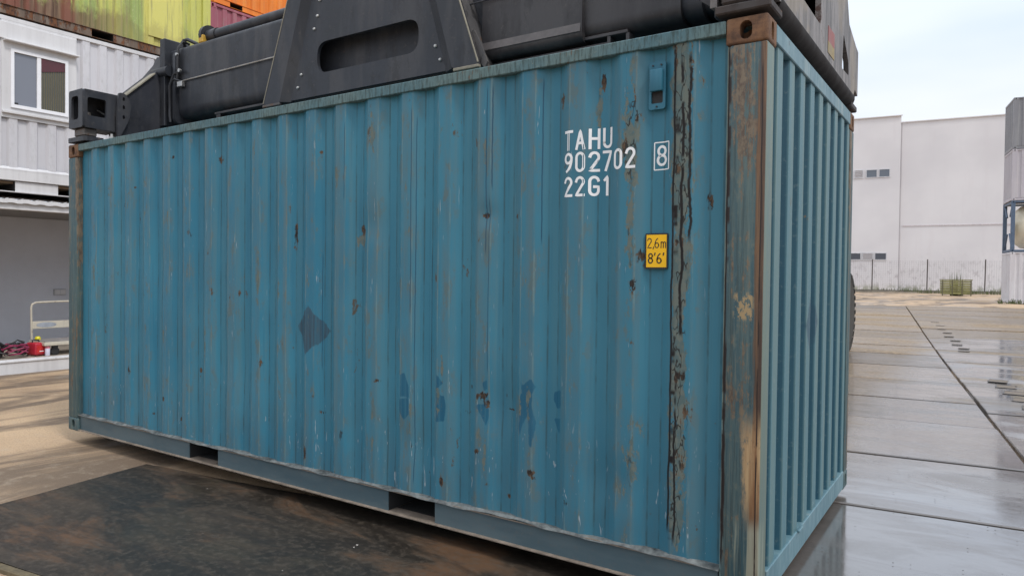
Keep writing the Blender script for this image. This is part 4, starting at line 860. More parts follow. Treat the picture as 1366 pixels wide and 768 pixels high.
for s, c in ((1, 0.0), (-1, HW)):
    q = lambda t: c+s*t
    o = MB().rbox(-0.225, 0.012, *sorted((q(-0.012), q(0.20))), zz(2.652), zz(2.690), 0.006).build('landing_plate', M_grime, spr)
    MB().rbox(-0.20, -0.022, *sorted((q(-0.006), q(0.30))), zz(2.694), zz(2.96 if s > 0 else 2.80), 0.01).build('twistlock_box', M_grime, spr)
    if s > 0:
        MB().rbox(-0.085, -0.03, q(-0.014), q(-0.0125)+0.0, zz(2.700), zz(2.73), 0.0003).build('blue_marking', plain('faded_blue_marking', (0.06, 0.16, 0.42), 0.5), spr)
    MB().prism([(-0.49, zz(2.90)), (-0.23, zz(2.70)), (-0.23, zz(3.05)), (-0.49, zz(3.25))], XZ(q(0.10), s), 0.02).build('corner_gusset', M_sp2, spr)
MB().rbox(-0.30, -0.256, 0.22, 2.22, zz(2.72), zz(3.2), 0.01).build('inner_web', M_sp, spr)
# small bolt head lying on the rail corner
tag(MB().lathe([(0.022, 0), (0.022, 0.018), (0.012, 0.02), (0.012, 0.04)], (-5.36, 0.03, 2.626), 'z', 8).build('loose_bolt', M_bolt), 'small loose bolt head standing on the top rail near the left corner', 'bolt')

# ================================================================== REACH STACKER (behind the container)
M_ty = plain('tyre_rubber', (0.055, 0.050, 0.042), 0.85, 0, 0.35, 6); M_rim = plain('rim_paint', (0.35, 0.30, 0.10), 0.5)
rs = thing('reach_stacker', 'reach stacker behind the blue container with only a rear tyre showing', 'reach stacker', (-3.0, 5.0, 0.0))
def wheel_mesh(r, wd):
    t = MB(); t.lathe([(r*0.55, -wd/2+0.03), (r*0.80, -wd/2), (r*0.94, -wd/2+0.02), (r*0.985, -wd*0.28), (r, 0), (r*0.985, wd*0.28), (r*0.94, wd/2-0.02), (r*0.80, wd/2), (r*0.55, wd/2-0.03)], axis='x', n=48)
    n_ = 30
    for k in range(n_):
        for s in (-1, 1):
            a0 = 2*pi*(k+(0.5 if s > 0 else 0))/n_; pr = []
            for q, (xa, ra) in enumerate(((0.02, 1.0), (wd*0.30, 0.99), (wd/2-0.005, 0.93), (wd/2+0.012, 0.82))):
                an = a0+q*0.035
                for da in (-0.045, 0.045): pr.append((s*xa, cos(an+da)*(r*ra+0.035), sin(an+da)*(r*ra+0.035)))
                for da in (-0.055, 0.055): pr.append((s*xa, cos(an+da)*(r*ra-0.03), sin(an+da)*(r*ra-0.03)))
            f = []
            for q in range(3):
                b = q*4; f += [(b, b+1, b+5, b+4), (b+1, b+3, b+7, b+5), (b+2, b, b+4, b+6)]
            f += [(0, 2, 3, 1), (12, 13, 15, 14)]; t.add(pr, f)
    ri = MB().lathe([(0.05, -wd*0.3), (r*0.2, -wd*0.3), (r*0.25, -wd*0.15), (r*0.5, -wd*0.18), (r*0.56, -wd/2+0.04), (r*0.56, wd/2-0.04), (r*0.5, wd*0.18), (r*0.25, wd*0.15), (r*0.2, wd*0.3), (0.05, wd*0.3)], axis='x', n=24)
    return t.mesh('tyre', M_ty, 40), ri.mesh('rim', M_rim, 40)
TYR, RIM = wheel_mesh(0.80, 0.58)
def wheel(x, y):
    wz = gz(-3+x, 5+y); h = bpy.data.objects.new('wheel', RIM); COL.objects.link(h); h.parent = rs; h.location = (x, y, 0.80+wz+0.0); link('tyre', TYR, h)
for x in (-1.75, -1.12, 1.12, 1.75): wheel(x, 0.2)
for x in (-1.27, 1.27): wheel(x, 7.85)
M_rs = gun('stacker_paint', (0.09, 0.09, 0.10), salt=11); M_gl = G('dark_glass'); M_gl = M_gl.fin((0.05, 0.06, 0.065), 0.06, 0, 0.8)
MB().rbox(-0.78, 0.78, -0.4, 9.0, 0.75, 1.55, 0.05).build('chassis', M_rs, rs)
MB().rbox(-1.15, 1.15, 8.2, 9.6, 0.62, 1.75, 0.12, 0, 2).build('counterweight', M_rs, rs)
MB().rbox(-1.1, 1.1, 0.0, 0.45, 0.62, 1.0, 0.05).build('front_axle', M_rs, rs)
MB().rbox(-1.5, -0.8, 2.4, 6.6, 1.2, 1.7, 0.04).rbox(0.8, 1.5, 2.4, 6.6, 1.2, 1.7, 0.04).build('side_deck', M_rs, rs)
cb = MB().rbox(-0.7, 0.7, 3.6, 5.2, 1.56, 2.9, 0.06).build('cab', M_rs, rs)
MB().box(-0.6, 0.6, 3.585, 3.599, 1.9, 2.75).build('windscreen', M_gl, cb); MB().box(0.701, 0.712, 3.75, 5.05, 1.9, 2.75).build('side_window', M_gl, cb)
def beam(p0, p1, w0, h0, name):
    p0 = Vector(p0); p1 = Vector(p1); d = (p1-p0).normalized(); up = Vector((1, 0, 0)).cross(d)*-1; vs = []
    for p in (p0, p1):
        for a, b in ((-1, -1), (1, -1), (1, 1), (-1, 1)): vs.append(p+Vector((a*w0/2, 0, 0))+up*(b*h0/2))
    MB().add(vs, [(0, 3, 2, 1), (4, 5, 6, 7), (0, 1, 5, 4), (1, 2, 6, 5), (2, 3, 7, 6), (3, 0, 4, 7)]).build(name, M_rs, rs)
beam((0, 7.6, 3.35), (0, -1.6, 4.45), 0.72, 0.62, 'boom'); beam((0, 0.5, 4.20), (0, -3.55, 4.78), 0.56, 0.48, 'boom_extension')
MB().rbox(-0.22, 0.22, -4.0, -3.5, 4.62, 4.95, 0.04).build('boom_head', M_rs, rs)
MB().tube((-0.55, 2.2, 1.5), (-0.30, 1.6, 3.9), 0.13, 0.10, n=14).build('lift_cylinder', M_rs, rs); MB().tube((0.55, 2.2, 1.5), (0.30, 1.6, 3.9), 0.13, 0.10, n=14).build('lift_cylinder', M_rs, rs)
MB().rbox(-0.55, -0.38, 7.2, 8.3, 1.5, 3.6, 0.03).rbox(0.38, 0.55, 7.2, 8.3, 1.5, 3.6, 0.03).build('boom_mount', M_rs, rs)

# ================================================================== LEFT STACK
XL = -11.05; YS = -1.09; Q = pi/2
M_w = paint('white_wall_paint', (0.60, 0.59, 0.61), (0.52, 0.51, 0.53), rust=0.74, chalk=0.25, streak=0.8, dirt=(0.33, 0.31, 0.30))
M_w2 = paint('white_trim_paint', (0.66, 0.65, 0.65), (0.56, 0.55, 0.55), rust=0.72, chalk=0.2, ridge=False, streak=1.0, dirt=(0.30, 0.28, 0.25))
M_gw = plain('grey_inner_wall', (0.60, 0.61, 0.66), 0.6, 0, 0.06, 1.2, bump=0.03)
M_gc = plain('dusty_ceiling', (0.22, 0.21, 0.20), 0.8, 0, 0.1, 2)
# open fronted workshop container
ws = thing('workshop_container', 'white open fronted workshop container at ground level with grey inside wall', 'container', (XL, YS, -0.02), Q)
Lc, W, H = 6.058, 2.438, 2.611
MB().box(0.17, Lc-0.17, W-0.03, W, 0.12, H-0.06).build('back_wall', M_gw, ws)
MB().box(0.0, 0.03, 0.17, W-0.17, 0.12, H-0.06).build('side_wall', M_gw, ws); MB().box(Lc-0.03, Lc, 0.17, W-0.17, 0.12, H-0.06).build('side_wall', M_gw, ws)
MB().box(0.05, Lc-0.05, 0.085, W-0.035, 0.125, 0.155).build('floor', plain('worn_plywood', (0.40, 0.34, 0.27), 0.7, 0, 0.25, 3), ws)
MB().rbox(0.0, Lc, -0.012, 0.08, -0.055, 0.165, 0.006).rbox(0.0, Lc, W-0.09, W, -0.055, 0.165, 0.006).build('bottom_side_rail', M_w2, ws)['kind'] = 'stuff'
MB().rbox(0.17, Lc-0.17, -0.03, 0.0, 0.125, 0.150, 0.004).build('sill', M_w2, ws)
MB().rbox(0.17, Lc-0.17, 0.0, 0.07, H-0.205, H-0.085, 0.006).build('top_side_rail', M_w2, ws)
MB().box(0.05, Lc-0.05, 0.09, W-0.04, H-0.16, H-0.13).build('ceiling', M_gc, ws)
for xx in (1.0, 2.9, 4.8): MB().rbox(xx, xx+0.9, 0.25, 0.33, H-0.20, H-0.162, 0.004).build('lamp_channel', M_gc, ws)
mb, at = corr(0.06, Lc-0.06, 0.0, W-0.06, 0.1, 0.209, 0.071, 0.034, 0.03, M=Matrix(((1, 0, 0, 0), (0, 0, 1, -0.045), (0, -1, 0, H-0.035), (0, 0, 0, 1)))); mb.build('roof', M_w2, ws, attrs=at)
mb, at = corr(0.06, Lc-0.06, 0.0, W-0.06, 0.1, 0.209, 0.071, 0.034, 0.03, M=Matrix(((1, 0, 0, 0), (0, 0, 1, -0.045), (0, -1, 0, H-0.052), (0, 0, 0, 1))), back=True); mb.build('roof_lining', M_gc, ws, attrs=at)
vs = []
for i in range(241):
    x = 0.17+(Lc-0.34)*i/240; dd_, _ = prof_side(x, 0.1, 0.209, 0.071, 0.034, 0.03); vs += [(x, -0.047, H-0.105-dd_*0.35), (x, -0.047, H-0.045-dd_*0.5), (x, -0.040, H-0.045-dd_*0.5), (x, -0.040, H-0.105-dd_*0.35)]
MB().add(vs, [(4*i+k, 4*i+4+k, 4*i+4+(k+1) % 4, 4*i+(k+1) % 4) for i in range(240) for k in range(4)]).build('roof_edge', M_w2, ws)
for x in (0, Lc-0.165):
    for y in (0, W-0.165): MB().rbox(x, x+0.163, y, y+0.163, 0.119, H-0.119, 0.006).build('corner_post', M_w2, ws)
castings(ws, Lc, W, H, M_w2)
# office container with the window
ox0, ox1 = 2.62, 3.64     # flat infill area in local x (y_world = YS + x)
of = thing('office_container', 'white container with a sliding window stacked on the open workshop', 'container', (XL, YS, 2.64), Q)
H = 2.591
def L2(yw): return yw-YS
mb, at = corr(0.165, L2(1.44), 0.34, H-0.066, 0.383-0.2772+0.10, **SHARP, M=Matrix.Translation((0, 0.012, 0))); mb.build('side_panel', M_w, of, attrs=at)
mb, at = corr(L2(2.52), Lc-0.165, 0.34, H-0.066, L2(2.625), **SHARP, M=Matrix.Translation((0, 0.012, 0))); mb.build('side_panel', M_w, of, attrs=at)
mb, at = corr(L2(1.44), L2(2.52), 0.34, 1.10, L2(1.55), **SHARP, M=Matrix.Translation((0, 0.012, 0))); mb.build('side_panel', M_w, of, attrs=at)
wx0, wx1, wz0, wz1 = L2(1.56), L2(2.385), 3.895-2.64, 4.765-2.64
MB().plate([(L2(1.44), 1.10), (L2(2.52), 1.10), (L2(2.52), H-0.066), (L2(1.44), H-0.066)], [[(wx0, wz0), (wx1, wz0), (wx1, wz1), (wx0, wz1)]], XZ(0.000), 0.012).build('window_surround', M_w2, of)
MB().rbox(L2(1.30), L2(2.50), -0.022, -0.001, 4.885-2.64, 5.13-2.64, 0.004).build('fascia_panel', M_w2, of)
MB().rbox(L2(1.46), L2(2.53), -0.10, -0.0005, 4.853-2.64, 4.876-2.64, 0.005).build('window_hood', M_w2, of)
MB().rbox(L2(1.44), L2(2.50), -0.045, -0.0005, 3.80-2.64, 3.835-2.64, 0.004).build('window_ledge', M_w2, of)
M_fr = plain('white_upvc', (0.80, 0.80, 0.82), 0.35, 0, 0.05, 8, bump=0)
win = MB().plate([(wx0, wz0), (wx1, wz0), (wx1, wz1), (wx0, wz1)], [[(wx0+0.045, wz0+0.05), (wx1-0.045, wz0+0.05), (wx1-0.045, wz1-0.045), (wx0+0.045, wz1-0.045)]], XZ(-0.020), 0.05).build('window_frame', M_fr, of)
xm = (wx0+wx1)/2-0.01
MB().rbox(xm-0.035, xm+0.025, -0.012, 0.03, wz0+0.05, wz1-0.045, 0.004).build('mullion', M_fr, win)
def glass(name, c, r=0.03):
    g = G(name); return g.fin(c, r, 0, 0.9)
MB().box(wx0+0.045, xm-0.035, 0.012, 0.016, wz0+0.05, wz1-0.045).build('window_pane', glass('sky_tinted_glass', (0.17, 0.18, 0.21)), win)  # pane colour includes the grey-blue sky it reflects
o = MB(); o.box(xm+0.025, wx1-0.045, 0.006, 0.010, wz0+0.05, wz1-0.045); o.build('window_pane', glass('green_glass', (0.055, 0.055, 0.04)), win)
# reflection of containers opposite, modelled as coloured sheets over the right pane
g = G('reflected_stack_tint'); X, Y, Z = g.xyz(); c = g.mix(g.ss(g.add(Z, g.mul(X, -0.35)), 0.72, 0.78), (0.13, 0.12, 0.07), (0.10, 0.02, 0.03)); M_rfl = g.fin(c, 0.8)
mb, at = corr(xm+0.027, wx1-0.047, wz0+0.055, wz1-0.05, xm, 0.034, 0.008, 0.009, 0.012, M=Matrix.Translation((0, -0.002, 0)))
mb.build('reflected_ribs', plain('olive_reflection', (0.125, 0.11, 0.065), 0.7, 0, 0.15, 3), win, attrs=at)
MB().add([(xm+0.027, -0.004, wz1-0.255), (wx1-0.047, -0.004, wz1-0.175), (wx1-0.047, -0.004, wz1-0.05), (xm+0.027, -0.004, wz1-0.05), (xm+0.027, -0.008, wz1-0.255), (wx1-0.047, -0.008, wz1-0.175), (wx1-0.047, -0.008, wz1-0.05), (xm+0.027, -0.008, wz1-0.05)],
    [(0, 1, 2, 3), (7, 6, 5, 4), (0, 4, 5, 1), (3, 2, 6, 7), (0, 3, 7, 4), (1, 5, 6, 2)]).build('reflected_top', plain('maroon_reflection', (0.10, 0.035, 0.045), 0.8), win)
MB().box(wx0+0.05, wx0+0.11, 0.008, 0.011, wz0+0.055, wz0+0.085).build('pane_label', M_blk, win)
# heavy white bottom rails with the inner pair of fork pockets
rl = MB()
pks = ((L2(1.33), L2(1.635)), (L2(2.25), L2(2.56))); xs = [0.179]+[v for p in pks for v in p]+[Lc-0.179]
for i in range(0, 6, 2): rl.box(xs[i], xs[i+1], 0.03, 0.038, 0.02, 0.17)
rl.box(0.179, Lc-0.179, -0.002, 0.10, 0.008, 0.019)
rl.rbox(0.179, Lc-0.179, -0.004, 0.09, 0.180, 0.338, 0.005)
for p in pks: rl.box(p[0]-0.006, p[0], 0.039, 1.0, 0.02, 0.17, 1); rl.box(p[1], p[1]+0.006, 0.039, 1.0, 0.02, 0.17, 1)
rl.box(0.18, Lc-0.18, 1.0, 1.02, 0.02, 0.17, 1)
rl.build('bottom_side_rail', [M_w2, M_void], of)
mb = MB(); vs = []
for i in range(121):
    x = 0.17+(Lc-0.34)*i/120; wv = 0.012*noise.noise(Vector((x*4, 2, 7))); vs += [(x, 0.02, 0.385+wv), (x, -0.006, 0.348+wv), (x, -0.006, 0.330)]
mb.add(vs, [(3*i+k, 3*i+1+k, 3*i+4+k, 3*i+3+k)[::-1] for i in range(120) for k in (0, 1)][:]).build('bent_lip', M_w2, of)
MB().rbox(0.179, Lc-0.179, 0.001, 0.061, H-0.066, H-0.004, 0.004).build('top_side_rail', M_w2, of)
for x in (0, Lc-0.165):
    for y in (0, W-0.165): MB().rbox(x, x+0.163, y, y+0.163, 0.119, H-0.119, 0.006).build('corner_post', M_w2, of)
castings(of, Lc, W, H, M_w2)
MB().box(0.02, Lc-0.02, W-0.04, W-0.01, 0.12, H-0.06).build('back_wall', M_w, of)
for x in (0.01, Lc-0.05): MB().box(x, x+0.04, 0.166, W-0.166, 0.12, H-0.06).build('end_wall', M_w, of)
MB().box(0.05, Lc-0.05, 0.062, W-0.05, H-0.05, H-0.02).build('roof', M_w, of); MB().box(0.05, Lc-0.05, 0.10, W-0.05, 0.14, 0.17).build('floor', M_wood, of)
# yellow-green container
def yg():
    g = G('yellow_green_paint'); X, Y, Z = g.xyz(); rg = g.attr('ridge')
    bd = g.noise(1.0, 4, 0.6, sc=(2.6, 1, 0.35), off=(1.2, 0, 3)); st = g.noise(1.0, 6, 0.68, sc=(18, 4, 0.8)); f = g.noise(24, 6, 0.7); sp = g.noise(2.6, 6, 0.7, sc=(1, 1, 0.6), off=(5, 5, 5))
    c = g.mix(g.ss(bd, 0.40, 0.58), (0.30, 0.38, 0.12), (0.52, 0.52, 0.13)); c = g.mix(g.mul(g.ss(X, 4.72, 4.80), g.ss(X, 5.55, 5.40)), c, (0.62, 0.58, 0.16))
    c = g.mix(g.mul(g.ss(st, 0.5, 0.62), 0.6), c, (0.28, 0.26, 0.12)); c = g.mix(g.mul(g.ss(f, 0.55, 0.7), 0.4), c, (0.60, 0.58, 0.32))
    lowr = g.ss(g.add(Z, g.mul(g.sub(sp, 0.5), 1.4)), 0.62, 0.36); lowr = g.mul(lowr, g.ss(X, 5.1, 3.2, 0.25, 1.0))
    c = g.mix(lowr, c, g.mix(g.ss(st, 0.4, 0.6), (0.10, 0.055, 0.035), (0.22, 0.14, 0.085)))
    red = g.mul(g.ss(g.math('ABSOLUTE', g.sub(X, 3.5)), 0.14, 0.08), g.ss(st, 0.38, 0.5)); red = g.mx(red, g.mul(g.ss(X, 3.2, 3.0), g.ss(g.noise(1.0, 3, sc=(5, 1, .5)), 0.42, 0.52)))
    c = g.mix(g.mul(red, 0.85), c, (0.20, 0.07, 0.045))
    g.bump(f, 0.3, 0.005); return g.fin(c, 0.6, 0, 0.35)
M_yg = yg(); M_brn = paint('brown_rusted_rail', (0.17, 0.12, 0.085), (0.10, 0.07, 0.05), rust=0.5, ridge=False)
yc = container('yellow_container', 'faded yellow and green container with rust along its foot above the white office container', M_yg, M_brn, M_yg, loc=(XL, YS, 5.245), rz=Q, mcast=M_brn, pockets=((2.08, 2.40), (3.86, 4.22)))
MB().rbox(4.82, 5.40, -0.004, 0.010, 0.30, H-0.08, 0.003).build('patch_plate', M_yg, yc)
# maroon and orange stack further back
XM, YM = -14.1, 7.05
M_mr = paint('maroon_paint', (0.36, 0.10, 0.13), (0.29, 0.08, 0.11), rust=0.68, chalk=0.35); M_or = paint('orange_paint', (0.78, 0.23, 0.02), (0.66, 0.17, 0.015), rust=0.72, chalk=0.15, dirt=(0.35, 0.12, 0.03))
M_g1 = paint('grey_green_paint', (0.22, 0.27, 0.25), rust=0.66)
container('grey_container', 'grey green container at the foot of the far stack behind the spreader', M_g1, M_g1, loc=(XM, YM, 0.0), rz=Q)
container('grey_container', 'grey green container carrying the maroon one in the far stack', M_g1, M_g1, loc=(XM, YM, 2.60), rz=Q)
container('maroon_container', 'faded maroon container beneath the orange one beyond the yellow container', M_mr, M_mr, loc=(XM, YM, 5.2), rz=Q)
container('orange_container', 'bright orange container on top of the maroon one at the upper left', M_or, M_or, loc=(XM, YM, 7.8), rz=Q, pockets=((0.58, 0.94), (2.6, 2.9)))

# ---- things on the workshop floor
FZ = -0.02+0.155
tr = thing('platform_trolley', 'cream platform trolley with a tubular handle standing in the open workshop', 'trolley', (-11.54, 2.13, FZ), 0.0)
tr.scale = (0.93, 0.93, 0.93)
M_cr = paint('cream_trolley_paint', (0.58, 0.53, 0.42), (0.50, 0.46, 0.38), rust=0.66, ridge=False, scale=3)
MB().rbox(-0.30, 0.30, 0.0, 1.35, 0.17, 0.235, 0.01).build('deck', M_cr, tr)
MB().rbox(-0.28, 0.28, 0.02, 1.33, 0.236, 0.25, 0.004).build('deck_mat', plain('grey_mat', (0.25, 0.23, 0.22), 0.9), tr)
hx = -0.26
MB().path([(hx, 0.04, 0.20), (hx, 0.035, 0.5), (hx, 0.03, 0.80), (hx, 0.045, 0.86), (hx, 0.11, 0.89), (hx, 0.5, 0.90), (hx, 1.2, 0.90), (hx, 1.29, 0.87), (hx, 1.31, 0.80), (hx, 1.31, 0.20)], 0.018).build('handle', M_cr, tr)
hp_ = MB().rbox(hx-0.008, hx+0.008, 0.05, 1.30, 0.43, 0.56, 0.004).build('handle_panel', M_cr, tr)
MB().prism([(0.28+0.17*cos(2*pi*i/20), 0.495+0.045*sin(2*pi*i/20)) for i in range(20)], YZ(hx+0.0085), 0.0015).build('worn_logo', plain('grey_print', (0.33, 0.36, 0.40), 0.6), hp_)
for x in (-0.22, 0.22):
    for y in (0.2, 1.12):
        c_ = MB().box(x-0.035, x+0.035, y-0.04, y+0.04, 0.12, 0.169).build('caster', M_hose, tr); MB().lathe([(0.01, -0.022), (0.07, -0.022), (0.07, 0.022), (0.01, 0.022)], (x, y, 0.07), 'x', 16).build('caster_wheel', M_hose, c_)
M_red = plain('red_plastic', (0.50, 0.025, 0.045), 0.4, 0, 0.2); M_mag = plain('magenta_cable', (0.30, 0.03, 0.09), 0.5)
wd_ = thing('welding_machine', 'red portable welding machine with black handle on the workshop floor', 'welding machine', (-11.45, 2.08, FZ), 0.25)
wd_.scale = (0.85, 0.85, 0.85)
MB().rbox(-0.13, 0.13, -0.10, 0.12, 0.02, 0.25, 0.03, 0, 3).build('body', M_red, wd_); MB().rbox(0.131, 0.138, -0.08, 0.10, 0.06, 0.20, 0.003).build('front_panel', plain('bright_red', (0.60, 0.03, 0.03), 0.3), wd_)
MB().box(0.139, 0.141, -0.03, 0.06, 0.085, 0.10).build('panel_label', M_white, wd_); MB().path([(0, -0.07, 0.24), (0, -0.06, 0.29), (0, 0.06, 0.29), (0, 0.08, 0.24)], 0.012).build('handle', M_hose, wd_)
for x in (-0.1, 0.1):
    for y in (-0.08, 0.1): MB().tube((x, y, 0), (x, y, 0.022), 0.015, n=8).build('foot', M_hose, wd_)
def coil(seed, c, r, n_, h):
    rn = random.Random(seed); pts = []
    for i in range(n_):
        a = i*0.55+rn.uniform(-.1, .1); rr = r*(0.65+0.35*rn.random()); pts.append((c[0]+rr*cos(a), c[1]+rr*sin(a)*1.1, c[2]+0.02+h*(0.15+0.85*abs(sin(a*0.31+seed)))*rn.uniform(.6, 1)))
    out_ = []
    for i in range(len(pts)-1):
        for t in (0, 0.5): out_.append(Vector(pts[i]).lerp(Vector(pts[i+1]), t))
    return out_
tag(MB().path(coil(3, (-11.45, 1.74, FZ), 0.20, 70, 0.24), 0.011, 6).build('cable_pile', M_hose), 'tangled heap of black welding cable left of the red machine', 'cable')
tag(MB().path(coil(5, (-11.40, 1.76, FZ), 0.18, 60, 0.22), 0.010, 6).build('cable_pile', M_mag), 'tangled dark red cable lying over the black cable heap', 'cable')
gr = thing('angle_grinder', 'small black and grey power tool at the left end of the cables', 'power tool', (-11.5, 1.50, FZ), 0.4)
MB().rbox(-0.12, 0.12, -0.06, 0.06, 0.02, 0.15, 0.02, 0, 2).build('body', M_hose, gr); MB().path([(-0.1, 0, 0.14), (-0.08, 0, 0.24), (0.08, 0, 0.24), (0.1, 0, 0.14)], 0.012).build('handle', M_hose, gr)
cup = MB().lathe([(0.03, 0), (0.042, 0.01), (0.045, 0.06), (0.03, 0.085), (0.01, 0.09)], (-11.66, 2.25, FZ+0.24), 'z', 14); 
tag(MB().lathe([(0.03, 0.0), (0.034, 0.2), (0.04, 0.21), (0.045, 0.26), (0.03, 0.285), (0.01, 0.29)], (-11.65, 2.20, FZ), 'z', 14).build('glue_bottle', plain('bright_yellow_plastic', (0.75, 0.65, 0.02), 0.4)), 'bright yellow topped bottle standing behind the red welding machine', 'bottle')
cn = thing('spray_can', 'white and pink spray can standing right of the red welding machine', 'spray can', (-11.32, 2.20, FZ))
MB().lathe([(0.033, 0), (0.036, 0.006), (0.036, 0.115), (0.034, 0.12)], n=18).build('body', plain('pale_can', (0.66, 0.66, 0.78), 0.35, 0, 0.05), cn)
MB().lathe([(0.0362, 0.118), (0.036, 0.165), (0.028, 0.185), (0.02, 0.19)], n=18).build('shoulder', plain('pink_can', (0.62, 0.20, 0.24), 0.35, 0, 0.2), cn); MB().lathe([(0.018, 0.19), (0.018, 0.21), (0.01, 0.215)], n=14).build('nozzle', M_white, cn)
bx = thing('wall_socket', 'grey double socket box on the inner wall of the workshop', 'socket', (XL-W+0.03, 3.38, 1.08), Q)
MB().rbox(-0.11, 0.11, -0.04, 0.0, -0.06, 0.06, 0.008).build('box_body', plain('socket_grey', (0.48, 0.48, 0.50), 0.5), bx)
for x in (-0.052, 0.052): MB().rbox(x-0.045, x+0.045, -0.046, -0.041, -0.04, 0.04, 0.002).build('outlet', M_w2, bx)

# ================================================================== RIGHT BACKGROUND
GF = 0.30
# container stack
TR = R(7.4); SO = Vector((1.64, 42.8, 0))
M_gy = paint('grey_paint', (0.26, 0.26, 0.27), (0.22, 0.22, 0.235), rust=0.75, chalk=0.2); M_pk = paint('pale_pinkish_grey_paint', (0.50, 0.47, 0.49), (0.44, 0.41, 0.44), rust=0.76, chalk=0.2)
M_wc = paint('stained_white_paint', (0.68, 0.66, 0.67), (0.58, 0.55, 0.56), rust=0.66, chalk=0.1, dirt=(0.35, 0.33, 0.25))
wc = container('white_container', 'stained white container at the foot of the stack on the right edge', M_wc, M_wc, loc=(SO.x, SO.y, GF), rz=TR, door='max')
lg = MB()
for k, (x, z, l) in enumerate(((0.62, 2.05, 0.35), (0.60, 1.80, 0.5), (0.60, 1.55, 0.42), (0.60, 1.32, 0.46))): lg.box(x, x+l, 0.004, 0.0075, z, z+0.12)
lg.build('faded_marking', plain('faded_blue_print', (0.45, 0.52, 0.58), 0.6), wc)
tk = thing('tank_container', 'tank container with a cream tank in a blue steel frame, second in the stack', 'tank container', (SO.x, SO.y, GF+2.60), TR)
M_tf = plain('blue_frame_paint', (0.085, 0.125, 0.19), 0.5); M_tank = plain('cream_tank', (0.74, 0.66, 0.50), 0.4, 0, 0.12, 1.0)
for x in (0, HL-0.17):
    for y in (0, HW-0.15): MB().rbox(x, x+0.17, y, y+0.15, 0.119, HH-0.119, 0.01).build('corner_post', M_tf, tk)
    for z in (0.02, HH-0.14): MB().rbox(x+0.02, x+0.15, 0.165, HW-0.165, z, z+0.12, 0.01).build('end_crossbar', M_tf, tk)
    MB().tube((x+0.08, 0.15, 0.15), (x+0.08, 0.85, 0.95), 0.05, n=8).tube((x+0.08, HW-0.15, 0.15), (x+0.08, HW-0.85, 0.95), 0.05, n=8).tube((x+0.08, 0.15, HH-0.15), (x+0.08, 0.75, HH-0.75), 0.05, n=8).tube((x+0.08, HW-0.15, HH-0.15), (x+0.08, HW-0.75, HH-0.75), 0.05, n=8).build('end_brace', M_tf, tk)
for y in (0.0, HW-0.10):
    for z in (0.02, HH-0.10): MB().rbox(0.18, HL-0.18, y, y+0.09, z, z+0.09, 0.008).build('side_rail', M_tf, tk)
MB().lathe([(0.05, 0.22), (0.5, 0.25), (0.9, 0.40), (1.08, 0.60), (1.12, 0.85), (1.12, 5.2), (1.08, 5.45), (0.9, 5.65), (0.5, 5.80), (0.05, 5.83)], (0, HW/2, HH/2), 'x', 40).build('tank', M_tank, tk)
for x in (1.05, 2.2, 3.6, 5.0): MB().lathe([(1.121, -0.05), (1.15, -0.05), (1.15, 0.05), (1.121, 0.05)], (x, HW/2, HH/2), 'x', 40).build('tank_band', M_brn if x == 1.05 else M_tank, tk)
MB().rbox(0.10, 0.13, 0.30, 0.75, 0.9, 1.6, 0.01).build('data_plate', M_white, tk)
castings(tk, HL, HW, HH, M_tf)
container('pink_grey_container', 'pale pinkish grey container third in the stack above the tank container', M_pk, M_pk, loc=(SO.x, SO.y, GF+5.20), rz=TR, door='max')
container('grey_container', 'mid grey container on top of the stack on the right edge', M_gy, M_gy, loc=(SO.x, SO.y, GF+7.80), rz=TR, door='max')
# white building
def bmat():
    g = G('whitewashed_cladding'); X, Y, Z = g.xyz(); a = g.noise(0.12, 4, 0.55); st = g.noise(1.0, 6, 0.65, sc=(1.2, 1, 0.12)); f = g.noise(2.2, 6, 0.7, sc=(1, 1, 0.6)); 
    c = g.mix(g.ss(a, 0.35, 0.65), (0.63, 0.61, 0.62), (0.71, 0.69, 0.695)); c = g.mix(g.mul(g.ss(st, 0.52, 0.7), 0.25), c, (0.62, 0.58, 0.59))
    low = g.mul(g.ss(Z, 4.6, 1.0), g.ss(f, 0.50, 0.66)); c = g.mix(g.mul(low, 0.6), c, (0.36, 0.33, 0.34)); c = g.mix(g.mul(g.ss(Z, 0.9, 0.1), g.ss(f, 0.42, 0.55)), c, (0.30, 0.31, 0.24))
    return g.fin(c, 0.7, 0, 0.3)
M_bw = bmat()
BR = R(7.2); bld = thing('white_building', 'large plain white warehouse building beyond the fence with narrow window strips', 'building', (-6.6, 80.8, GF-0.1), BR)
bh1, bh2 = 17.35, 16.75
def cladding(x0, x1, y, h, pw, name='wall_panel'):
    """wall face made of separate cladding courses"""
    rows = [0.0, 6.5, h] if name == 'wall_panel' else [0.0, 4.2, h]
    n_ = max(1, round((x1-x0)/pw))
    for i in range(n_):
        for a, b in zip(rows, rows[1:]): MB().box(x0+(x1-x0)*i/n_+0.006, x0+(x1-x0)*(i+1)/n_-0.006, y-0.05+random.uniform(0, .012), y, a+0.012, b-0.012).build(name, M_bw, bld)
MB().box(0.02, 34, 0.0, 30, 0, bh2).build('wall', M_bw, bld, label='right section of the building, slightly lower')
MB().box(-40, -0.02, -0.6, 30, 0, bh1).build('wall', M_bw, bld, label='left section of the building with two strips of windows')
cladding(0.1, 34, 0.0, bh2, 34)
MB().box(-0.02, 34.2, -0.16, -0.052, bh2-0.02, bh2+0.07).box(0.0, 34.2, -0.10, 30, bh2+0.001, bh2+0.06).build('parapet', M_bw, bld)
MB().box(-40, 0.10, -0.75, -0.601, bh1-0.02, bh1+0.06).build('parapet', M_bw, bld)
